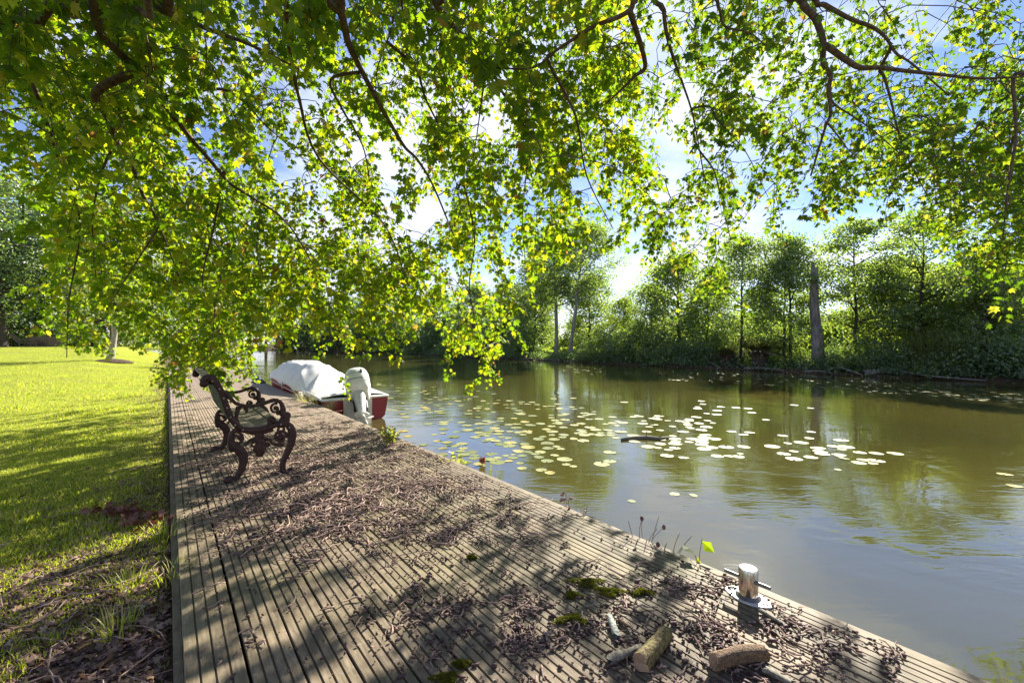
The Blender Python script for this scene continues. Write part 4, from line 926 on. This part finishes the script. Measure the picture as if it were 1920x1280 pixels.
for i, (px, v, sc) in enumerate([(1010, 38, 1.0), (1090, 37, 1.1), (1165, 38, 1.15), (1240, 37, 1.0), (1310, 38, 1.1), (1380, 36, .95), (1430, 37, 1.0), (1490, 36, .95), (1550, 36, 1.0), (1610, 36, 1.05), (1680, 36, 1.05), (1740, 35, .95), (1800, 36, 1.1), (1870, 36, 1.0), (1930, 36, 1.0)]):
    bank('shrub_bright', px, v, sc, i*.9, 'sunlit_bush', 'yellow green sunlit bush showing between the stems behind the far bank', 'bush', 'sunlit bushes behind the bank trees')
# dead trunk
x, y = at_v(1533, 28.7); sn = MB(); r = random.Random(4); hs = 5.9
rings = []
for i in range(12):
    t = i/11; rad = .34*(1-.52*t)+.12*math.exp(-t*14); cx_ = -.20*t+.05*math.sin(t*7); rings.append([Vector((cx_+rad*math.cos(a)*(1+.1*math.sin(3*a+i)), rad*math.sin(a)*(1+.08*math.sin(5*a+i*2)), -.5+t*(hs+.5)+(r.uniform(-.45, .25) if i == 11 else 0))) for a in np.linspace(0, 2*math.pi, 14)[:-1]])
sn.loft(rings); root = empty('dead_trunk', (x, y, -.2)); tag(root, 'bare grey broken dead trunk standing on the far bank', 'dead tree'); sn.build('trunk', M['snag_bark'], root, True)
sn = MB(); sn.ball((-.18, -.19, 5.0), .07, 8, (1, .6, 1.3)); sn.ball((-.16, -.20, 4.5), .04, 8, (1, .6, 1.2)); sn.build('hole', M['black'], root, True)
# sedge tussocks and reeds
def far_tussock(px, v, sc, label, seed):
    x, y = at_v(px, v); root = empty('sedge_tussock', (x, y, -.35)); tag(root, label, 'sedge'); r = np.random.default_rng(seed)
    m_ = MB(); m_.lathe([(.26, -.3), (.34, .1), (.36, .5), (.25, .8), (.1, .9)], 14); m_.build('root_mound', M['bark'], root, True)
    for nm, mt, n, hg, dr, z0, sg in (('dry_skirt', 'tussock_dry', 420, 1.0, 1.25, .45, 91), ('blades', 'reed', 620, 1.15, .75, .72, 92)):
        b_ = tuft(nm, Vector((0, 0, z0)), n, hg, .30, M[mt], None, None, seed+sg, 2.2, dr); b_.parent = root
    root.scale = (sc, sc, sc)
far_tussock(1424, 28.2, 1.15, 'large shaggy sedge tussock on the far bank waterline', 5); far_tussock(1362, 28.3, .9, 'smaller brown sedge tussock left of the large shaggy one', 6)
for i, (px, lab) in enumerate([(1745, 'tall green reeds on far bank, left of two clumps'), (1785, 'tall green reeds on far bank, right of two clumps')]):
    x, y = at_v(px, 28.9); tuft('reed_clump', Vector((x, y, -.25)), 420, 2.2, .9, M['reed'], lab, 'reeds', 60+i, 3.2, .25)
# driftwood
def drift(pts, r0, label, seed, v=27.6):
    P = []
    for px, dz, dv in pts:
        x, y = at_v(px, v+dv); P.append(Vector((x, y, ZW+.05+dz)))
    m_ = MB(); P = spline(P, 4); m_.tube(P, list(np.linspace(r0, r0*.4, len(P))), 7); o = m_.build('driftwood', M['snag_bark'], None, True); tag(o, label, 'driftwood', 'driftwood along the far bank')
drift([(1622, .10, 0), (1655, .22, .2), (1690, .35, .4)], .16, 'thickest driftwood log sloping up on the far bank', 1)
drift([(1690, .25, .2), (1735, .12, 0), (1790, .06, -.2), (1850, .02, -.2)], .07, 'long thin driftwood pole right of the thickest log', 2)
drift([(1395, .05, .1), (1430, .12, .1), (1470, .05, -.1)], .08, 'pale driftwood branch below the large sedge tussock', 3)
drift([(1325, .5, .6), (1340, .2, .2), (1352, .02, 0)], .06, 'driftwood stick leaning beside the smaller sedge tussock', 4)
drift([(1555, .2, .3), (1575, .32, .2), (1598, .15, 0), (1615, .02, -.1)], .08, 'arched driftwood branch right of the dead trunk foot', 5)
drift([(1505, .04, .1), (1540, .10, .0), (1560, .02, -.2)], .07, 'driftwood branch lying at foot of the dead trunk', 6)
drift([(1380, .4, .6), (1398, .15, .2)], .07, 'short leaning driftwood between the two sedge tussocks', 7)
drift([(980, .05, .1), (1010, .08, 0), (1050, .04, -.1)], .08, 'driftwood branch at waterline below the slim dark tree', 8)
# muddy roots / brush line: low dark growth at the waterline
r = np.random.default_rng(88); n = 26000; u_ = r.uniform(-6, 75, n); v_ = VB+r.normal(.35, .45, n); b_ = bend(u_); zz = ground_z(u_, v_)
P = np.stack([-ST*u_+CT*(v_-b_), CT*u_+ST*(v_-b_), np.maximum(zz, ZW+.02)+r.random(n)**2*.55], 1); V, T = leaf_arrays(P, randdir(n, r)+np.array([0, 0, .4]), randdir(n, r), r.uniform(.08, .2, n), DT)
tag(link('bank_undergrowth', np_mesh('bank_undergrowth', V, T, M['dark_leaf'])), 'dark tangled low growth along the far waterline', 'undergrowth', kind='stuff')
r = np.random.default_rng(89); n = 60000; u_ = r.uniform(-10, 75, n); v_ = VB+1.5+r.random(n)*22; b_ = bend(u_); zz = ground_z(u_, v_)
P = np.stack([-ST*u_+CT*(v_-b_), CT*u_+ST*(v_-b_), zz+r.random(n)*.5], 1); V, T = leaf_arrays(P, randdir(n, r)*.7+np.array([0, 0, .8]), randdir(n, r), r.uniform(.25, .6, n), DT)
tag(link('meadow_growth', np_mesh('meadow_growth', V, T, M['bright_leaf'])), 'tall sunlit meadow growth behind the far bank trees', 'undergrowth', kind='stuff')

# far left: lawn edge trees, furniture
def lawn_at(px, u):
    dx = (px-960)/F; Y = u/(CT-ST*dx); x = dx*Y; v = CT*x+ST*Y; return x, Y, float(ground_z(np.array(u), np.array(v)))
LG = 'trees along the lawn edge'
for key, px, u, sc, rz, lab in [('bigtree', 3, 52, .62, 0, 'big dark trunked tree at the left edge of the lawn'), ('bigairy', 45, 66, 1.15, 2, 'tall airy tree at left with sky between its branches'), ('bigtree', 187, 56, .9, 1.0, 'thick dark trunked tree behind the pale slim trunk'),
        ('dense', 70, 64, 1.5, 1.5, 'dark bushy tree behind the wooden garden furniture'), ('dense', 125, 66, 1.4, 2.5, 'dark bushy tree behind the picnic table'), ('dense2', 25, 70, 1.6, 3.5, 'green tree behind the leftmost trunk'), ('dense', 258, 58, .9, .5, 'dark tree on the lawn edge right of the thick dark trunk'),
        ('dense2', 310, 60, 1.3, 4.5, 'green tree at lawn edge left of the far deck end'), ('bigairy', 350, 75, 1.0, 5.5, 'tall tree far past the deck end'), ('dense2', 400, 78, 1.4, .7, 'green tree beyond the reed clump at the deck end'), ('dense2', -60, 60, 1.6, .7, 'green tree cut by the left edge of the lawn view'), ('dense2', 150, 74, 1.5, 5.0, 'pale green tree farthest behind the thick dark trunk')]:
    x, y, z = lawn_at(px, u); plant(key, x, y, z-.05, sc, rz, 'lawn_tree', lab, 'tree', LG)
for key, px, u, sc, lab in [('dense', 500, 114, 1.7, 'distant tree closing the river view left of the far willow'), ('dense', 455, 108, 1.6, 'distant tree on the near bank beyond the reed clump'), ('dense2', 425, 95, 1.5, 'green tree behind the far end of the deck')]:
    x, y, z = lawn_at(px, u); plant(key, x, y, -.3, sc, px, 'lawn_tree', lab, 'tree', LG)
for px, u, lab in [(235, 54, 'sunlit bush right of the thick dark trunk'), (150, 62, 'sunlit bush behind the picnic table'), (20, 62, 'sunlit bush right of the leftmost trunk'), (95, 62, 'bush behind the wooden screen')]:
    x, y, z = lawn_at(px, u); plant('shrub_bright' if px != 95 else 'shrub_dark', x, y, z-.05, .75 if px != 95 else 1.3, px, 'lawn_bush', lab, 'bush', 'bushes along the lawn edge')
# young pale tree
x, y, z = lawn_at(207, 30.5); yt = empty('young_tree', (x, y, z)); tag(yt, 'young tree with a pale slim trunk on the sunny lawn', 'tree')
m_ = MB(); m_.tube(spline([(-.12, 0, -.1), (-.02, 0, .15), (.10, 0, .7), (.24, 0, 1.6), (.30, 0, 2.6), (.28, 0, 4.2)], 4), list(np.interp(np.linspace(0, 1, 21), [0, .12, .3, 1], [.30, .19, .16, .06])), 12); m_.build('trunk', M['pale_bark'], yt, True)
tm, V, T = tree_parts(303, 5.0, .07, .42, 1.6, 20, 90, .13, DT, .4, prof='round'); V[:, 0] += .2; tm.build('limbs', M['branch_bark'], yt, True); link('crown', np_mesh('crown', V, T, M['bright_leaf']), yt)
m_ = MB(); m_.lathe([(.95, -.08), (.8, .03), (.45, .12), (.15, .16)], 20); m_.build('mulch_ring', M['soil'], yt, True)
# garden furniture
x, y, z = lawn_at(88, 54); sc_ = empty('wooden_screen', (x, y, z), .1); tag(sc_, 'low brown wooden screen box on the far lawn', 'screen')
for a, b in ((-.72, .70), (.72, .70)):
    k = MB(); k.box((a, 0, .46), (1.42, .05, .86))
    for q_ in range(6): k.box((a, -.035, .12+q_*.14), (1.40, .02, .10), None, .004)
    k.build('panel', M['fur_wood'], sc_)
for a in (-1.44, 0, 1.44):
    k = MB(); k.box((a, -.04, .46), (.07, .09, .96)); k.build('post', M['fur_wood'], sc_)
x, y, z = lawn_at(50, 54); lc = empty('lounge_chair', (x, y, z), .3); tag(lc, 'wooden reclining garden chair left of the brown screen on far lawn', 'chair')
k = MB(); k.box((.25, 0, .36), (1.3, .62, .06)); k.build('seat', M['fur_wood'], lc)
k = MB(); k.box((-.72, 0, .72), (1.0, .60, .05), Matrix.Rotation(math.radians(50), 3, 'Y')); k.build('backrest', M['fur_wood'], lc)
for a in (-.3, .8):
    for b in (-.28, .28):
        k = MB(); k.box((a, b, .17), (.07, .06, .36)); k.build('leg', M['fur_wood'], lc)
for b in (-.33, .33):
    k = MB(); k.tube(spline([(-.4, b, .56), (.2, b, .62), (.75, b, .5)], 5), .035, 6); k.build('armrest', M['fur_wood'], lc)
x, y, z = lawn_at(144, 55); pt = empty('picnic_table', (x, y, z), .05); tag(pt, 'wooden picnic table with crossed legs on the far lawn', 'table')
k = MB(); k.box((0, 0, .74), (1.9, .75, .05)); k.build('tabletop', M['fur_wood'], pt)
for b in (-.7, .7):
    k = MB(); k.box((0, b, .44), (1.9, .26, .05)); k.build('bench_seat', M['fur_wood'], pt)
for a in (-.6, .6):
    for s in (-1, 1):
        k = MB(); k.tube([(a, s*.65, 0), (a, -s*.3, .74)], .045, 4); k.build('leg', M['fur_wood'], pt)
x, y, z = lawn_at(193, 52); bc = empty('garden_chair', (x, y, z), .4); tag(bc, 'pale blue garden chair before the thick dark trunk', 'chair')
k = MB(); k.box((0, 0, .42), (.48, .46, .04)); k.build('seat', M['blue'], bc)
k = MB(); k.box((0, -.24, .68), (.48, .04, .5), Matrix.Rotation(.2, 3, 'X')); k.build('backrest', M['blue'], bc)
for a in (-.2, .2):
    for b in (-.2, .2):
        k = MB(); k.box((a, b, .2), (.04, .04, .42)); k.build('leg', M['blue'], bc)

# ---------------------------------------------------------------- the overhanging tree
grid = ["99799999999899888988888887564563", "99589989998887888878788888664664", "99988778999888888877778888867788", "88888787568668888886567888867888", "25888876675554788887445568887788",
        "03888888786633876888356547675587", "02888888888768886672564241012477", "22899988999889965211563210000036", "14899998899898853200025100000001", "05989998867665731000002000000000",
        "01635896514302660000000000000000", "00102652002000250000000000000000", "00000000000000010000000000000000"]
D0 = np.array([[int(c) for c in r_] for r_ in grid], float)/9
def mask(px, py):
    fx = np.clip(px/60-.5, 0, 30.999); fy = np.clip(py/60-.5, 0, 11.999); i = fx.astype(int); j = fy.astype(int); a = fx-i; b = fy-j
    return (D0[j, i]*(1-a)+D0[j, np.minimum(i+1, 31)]*a)*(1-b)+(D0[j+1, i]*(1-a)+D0[j+1, np.minimum(i+1, 31)]*a)*b
def depth(px, py):
    d0 = np.interp(px, [-200, 0, 640, 1280, 1920], [3.2, 3.5, 4.4, 5.2, 5.0]); d1 = np.interp(px, [0, 1000, 1400, 1700], [8.3, 8.3, 6.5, 5.0]); return d0+(d1-d0)*np.clip(py/680, -.4, 1.1)
tree = empty('maple_tree', (-2.6, -3.6, -.08)); tag(tree, 'large maple with yellow green leaves drooping over the deck, lawn and boat', 'tree'); TO = Vector(tree.location)
trk = MB(); trk.tube([p-TO for p in spline([(-2.6, -3.6, -.5), (-2.6, -3.6, .3), (-2.5, -3.5, 2), (-2.2, -3.2, 4.2), (-1.8, -2.6, 5.8)], 5)], list(np.linspace(.55, .30, 21)), 14); trk.build('trunk', M['bark'], tree, True)
TT = Vector((-1.8, -2.6, 5.6))
brs = [([(283, 0), (330, 22), (377, 50), (470, 85), (560, 130)], .030), ([(187, 57), (277, 147), (320, 213), (393, 300), (430, 343), (467, 367), (540, 420), (600, 520)], .030), ([(180, 173), (200, 217), (220, 267), (247, 310), (267, 363), (293, 410), (340, 530)], .032),
       ([(93, 5), (67, 50), (37, 90), (10, 150)], .034), ([(240, 0), (263, 33), (277, 83), (287, 133)], .018), ([(220, 267), (200, 300), (183, 350), (173, 423), (180, 520)], .018), ([(413, 167), (467, 200), (493, 230), (560, 290)], .016),
       ([(618, 0), (640, 27), (653, 80), (673, 123), (707, 187), (737, 240), (760, 277), (783, 300), (813, 350), (850, 440)], .032), ([(815, 0), (833, 27), (860, 60), (887, 87), (917, 120), (940, 170), (967, 207), (987, 250), (997, 333)], .028),
       ([(913, 127), (903, 187), (897, 233), (887, 300)], .014), ([(1187, 0), (1170, 27), (1113, 50), (1070, 77), (1040, 97), (1000, 127), (930, 128)], .024), ([(1210, 120), (1190, 143), (1160, 173), (1133, 197)], .024), ([(1245, 20), (1250, 63), (1263, 110), (1280, 157), (1300, 220), (1320, 330)], .034),
       ([(737, 33), (717, 100), (707, 133), (703, 187)], .010), ([(780, 130), (797, 183), (820, 230), (840, 277), (853, 333), (880, 450)], .014), ([(620, 150), (643, 207), (667, 247), (687, 300), (700, 420)], .014),
       ([(1503, 0), (1527, 33), (1543, 77), (1543, 117), (1557, 143), (1553, 167), (1557, 213), (1547, 240), (1520, 330)], .050), ([(1548, 86), (1587, 113), (1613, 127), (1647, 127), (1697, 133), (1763, 140), (1840, 147), (1930, 143)], .042), ([(1530, 0), (1547, 10), (1597, 37), (1633, 50), (1660, 70), (1680, 100), (1710, 120), (1780, 180)], .036),
       ([(1650, 130), (1657, 143), (1670, 187), (1683, 243), (1697, 287), (1740, 370)], .024), ([(1330, 200), (1347, 227), (1380, 263), (1403, 293), (1440, 370)], .016), ([(1300, 250), (1310, 280), (1337, 317), (1350, 363), (1370, 450)], .022), ([(1345, 0), (1350, 20), (1360, 50), (1407, 63), (1450, 100)], .026),
       ([(1560, 190), (1597, 217), (1640, 247), (1700, 300)], .018), ([(1550, 230), (1573, 257), (1593, 283), (1627, 310)], .014), ([(1900, 146), (1905, 250), (1890, 350), (1880, 450)], .026), ([(870, 350), (890, 450), (880, 540), (900, 630), (925, 700)], .014), ([(600, 480), (615, 560), (618, 650)], .010),
       ([(420, 330), (400, 430), (380, 540), (420, 640)], .016), ([(300, 420), (250, 500), (200, 580)], .014), ([(1030, 120), (1080, 220), (1100, 330), (1150, 430)], .018), ([(70, 180), (110, 300), (150, 420), (130, 560), (125, 670)], .018), ([(540, 60), (560, 180), (600, 300), (720, 420), (760, 520)], .02), ([(990, 300), (980, 400), (985, 500)], .012)]
tree2 = empty('river_tree', (.4, -4.2, -.08)); tag(tree2, 'tree with darker green leaves spreading over the river at upper right', 'tree'); TO2 = Vector(tree2.location)
trk = MB(); trk.tube([p-TO2 for p in spline([(.4, -4.2, -.9), (.4, -4.2, .3), (.5, -4.0, 2), (.8, -3.6, 4.2), (1.2, -2.8, 5.6)], 5)], list(np.linspace(.45, .26, 21)), 14); trk.build('trunk', M['bark'], tree2, True)
TT2 = Vector((1.2, -2.8, 5.4))
samples = []
rb = random.Random(9)
SPLIT = 1210
for pts, r0 in brs:
    tr_, to_, tt_ = (tree2, TO2, TT2) if pts[0][0] > SPLIT+20 else (tree, TO, TT)
    W = []
    off = rb.uniform(.70, .84)
    for px, py in pts: W.append(ray(px, py, float(depth(px, py))*off))
    tail = len(W)
    if pts[0][1] <= 60:
        p = ray(pts[0][0]-8, -110, float(depth(pts[0][0], -110))*off); W = [p]+W
        if pts[0][1] <= 35: W = [tt_, tt_.lerp(p, .5)+Vector((0, 0, 1.0))]+W
    elif samples:
        near = min(samples, key=lambda s: (s-W[0]).length+max(0, W[0].z-s.z)*1.0); W = [near]+W
    sp_ = spline(W, 5); n = len(sp_); k0 = max(0, n-5*tail)
    r0 *= .66 if tr_ is tree2 else 1.0; rad = [1.05*r0*(1.6 if (i < k0 and len(W)-tail > 1) else max(.22, 1-.78*(i-k0)/max(1, n-k0))) for i in range(n)]
    m_ = MB(); m_.tube([p-to_ for p in sp_], rad, 7); m_.build('branch', M['branch_bark'], tr_, True)
    samples += [p for p in sp_ if p.y > 2]
SM = np.array([list(p) for p in samples])
# hanging sprays
r = np.random.default_rng(27); NS = 30000
px = r.uniform(-120, 2040, NS); py = r.uniform(-130, 760, NS)
mk = mask(px, np.maximum(py, 5))
cl_ = .5+.5*np.sin(px/47+1.7*np.sin(py/61)+.8)*np.sin(py/43+1.5*np.sin(px/71)); cl2 = .5+.5*np.sin(px/21+2*np.sin(py/19))*np.sin(py/23+px/90)
pk = .83*(mk**1.9)*(.03+1.05*cl_**1.5+.32*cl2)*np.interp(py, [0, 200, 420, 760], [.21, .34, .56, .66])*np.interp(px, [150, 300, 700, 900, 1500], [1, .92, .95, 1, 1.2])
pk = pk*np.where((px > 90) & (px < 470) & (py > 330), 1.45, np.where((px >= 470) & (px < 930) & (py > 280), 1.2, 1.0))
k_ = r.uniform(size=NS) < pk; px, py = px[k_], py[k_]; n = len(px)
dd = depth(px, py)*np.exp(r.normal(0.02, .17, n))
for _ in range(5):                                  # keep the open water at lower right sunlit: sprays shading it hang nearer
    xx, zz = (px-960)/F*dd, H-(py-642)/F*dd; sg_ = (zz-ZW)/SUN.z; sx, sy = xx-SUN.x*sg_, dd-SUN.y*sg_
    qx = 960+F*sx/np.maximum(sy, .3); qy = 642+F*(H-ZW)/np.maximum(sy, .3)
    bad = (CT*sx+ST*sy > 2.3) & (sy > .9) & (qx > 1080) & (qx < 2100) & (qy > 880)
    dd = np.where(bad, dd*.84, dd)
X0 = np.stack([(px-960)/F*dd, dd, H-(py-642)/F*dd], 1)
TW = [MB(), MB()]; CR = [[[], [], [], []], [[], [], [], []]]
rr2 = random.Random(12)
# grow outward from the branches: each spray hangs from the nearest branch point or earlier spray
d_br = np.array([np.sqrt(((SM-q_)**2).sum(1)).min() for q_ in X0]); X0 = X0[np.argsort(d_br)]
ALL = np.zeros((len(SM)+n, 3)); ALL[:len(SM)] = SM; cnt = len(SM); EXT = np.zeros(len(SM)+n); ROOT = np.zeros(len(SM)+n)
for i in range(n):
    p = Vector(X0[i]); dj = np.sqrt(((ALL[:cnt]-X0[i])**2).sum(1)); j = int(np.argmin(dj+np.maximum(0, X0[i][2]-ALL[:cnt, 2])*.5+ROOT[:cnt]*.12)); b = Vector(ALL[j]); L = (p-b).length
    w_ = int(960+F*p.x/p.y > SPLIT); tw = TW[w_]; LP, LA, LN, LS = CR[w_]; TOx = TO2 if w_ else TO
    ALL[cnt] = X0[i]; ROOT[cnt] = ROOT[j]+dj[j]; cnt += 1
    a = rr2.uniform(0, 6.28); out = Vector((p.x-b.x, p.y-b.y, 0)); out = (out.normalized() if out.length > .05 else Vector((math.cos(a), math.sin(a), 0)))*.6+Vector((rr2.uniform(-.6, .6), rr2.uniform(-.6, .6), 0))
    ln = rr2.uniform(.26, .60); d0_ = Vector((out.x*.5, out.y*.5, rr2.uniform(-1.25, -.15))).normalized()
    e = p+d0_*ln+Vector((0, 0, -.12*ln))
    pts = [p, p+d0_*ln*.5+Vector((0, 0, .02)), e]
    if L < 9: tw.tube([b-TOx, b.lerp(p, .3)+Vector((rr2.uniform(-.09, .09), rr2.uniform(-.09, .09), rr2.uniform(-.02, .12)))*L-TOx, b.lerp(p, .68)+Vector((rr2.uniform(-.09, .09), rr2.uniform(-.09, .09), rr2.uniform(-.02, .1)))*L-TOx]+[q_-TOx for q_ in pts], [.0065, .0055, .005, .004, .003, .0015], 3, False)
    else: tw.tube([q_-TOx for q_ in pts], [.004, .003, .0015], 3, False)
    nl = int(ln*52); s0 = rr2.uniform(.058, .108)*float(np.interp(960+F*p.x/p.y, [1100, 1700], [1, .78]))
    for m_ in range(nl):
        t = .02+.98*m_/nl; q_ = p.lerp(e, t); az_ = m_*2.4+rr2.uniform(-.5, .5); o_ = Vector((math.cos(az_), math.sin(az_), 0))
        q2 = q_+o_*rr2.uniform(.02, .09)+Vector((0, 0, rr2.uniform(-.05, .03)))
        LP.append(q2); LA.append(o_*.8+d0_*.5+Vector((0, 0, -.65+rr2.gauss(0, .35)))); LN.append(Vector((rr2.gauss(0, .6), rr2.gauss(0, .6), 1))); LS.append(s0*rr2.uniform(.5, 1.25))
A3 = lambda L: np.array([(v_.x, v_.y, v_.z) for v_ in L])
for w_, (t_, to_, lm) in enumerate(((tree, TO, 'canopy_leaf'), (tree2, TO2, 'river_leaf'))):
    TW[w_].build('twigs', M['branch_bark'], t_)
    LP, LA, LN, LS = CR[w_]
    V, T = leaf_arrays(A3(LP)-np.array(to_), A3(LA), A3(LN), np.array(LS), maple_template())
    link('crown', np_mesh('crown', V, T, M[lm]), t_)
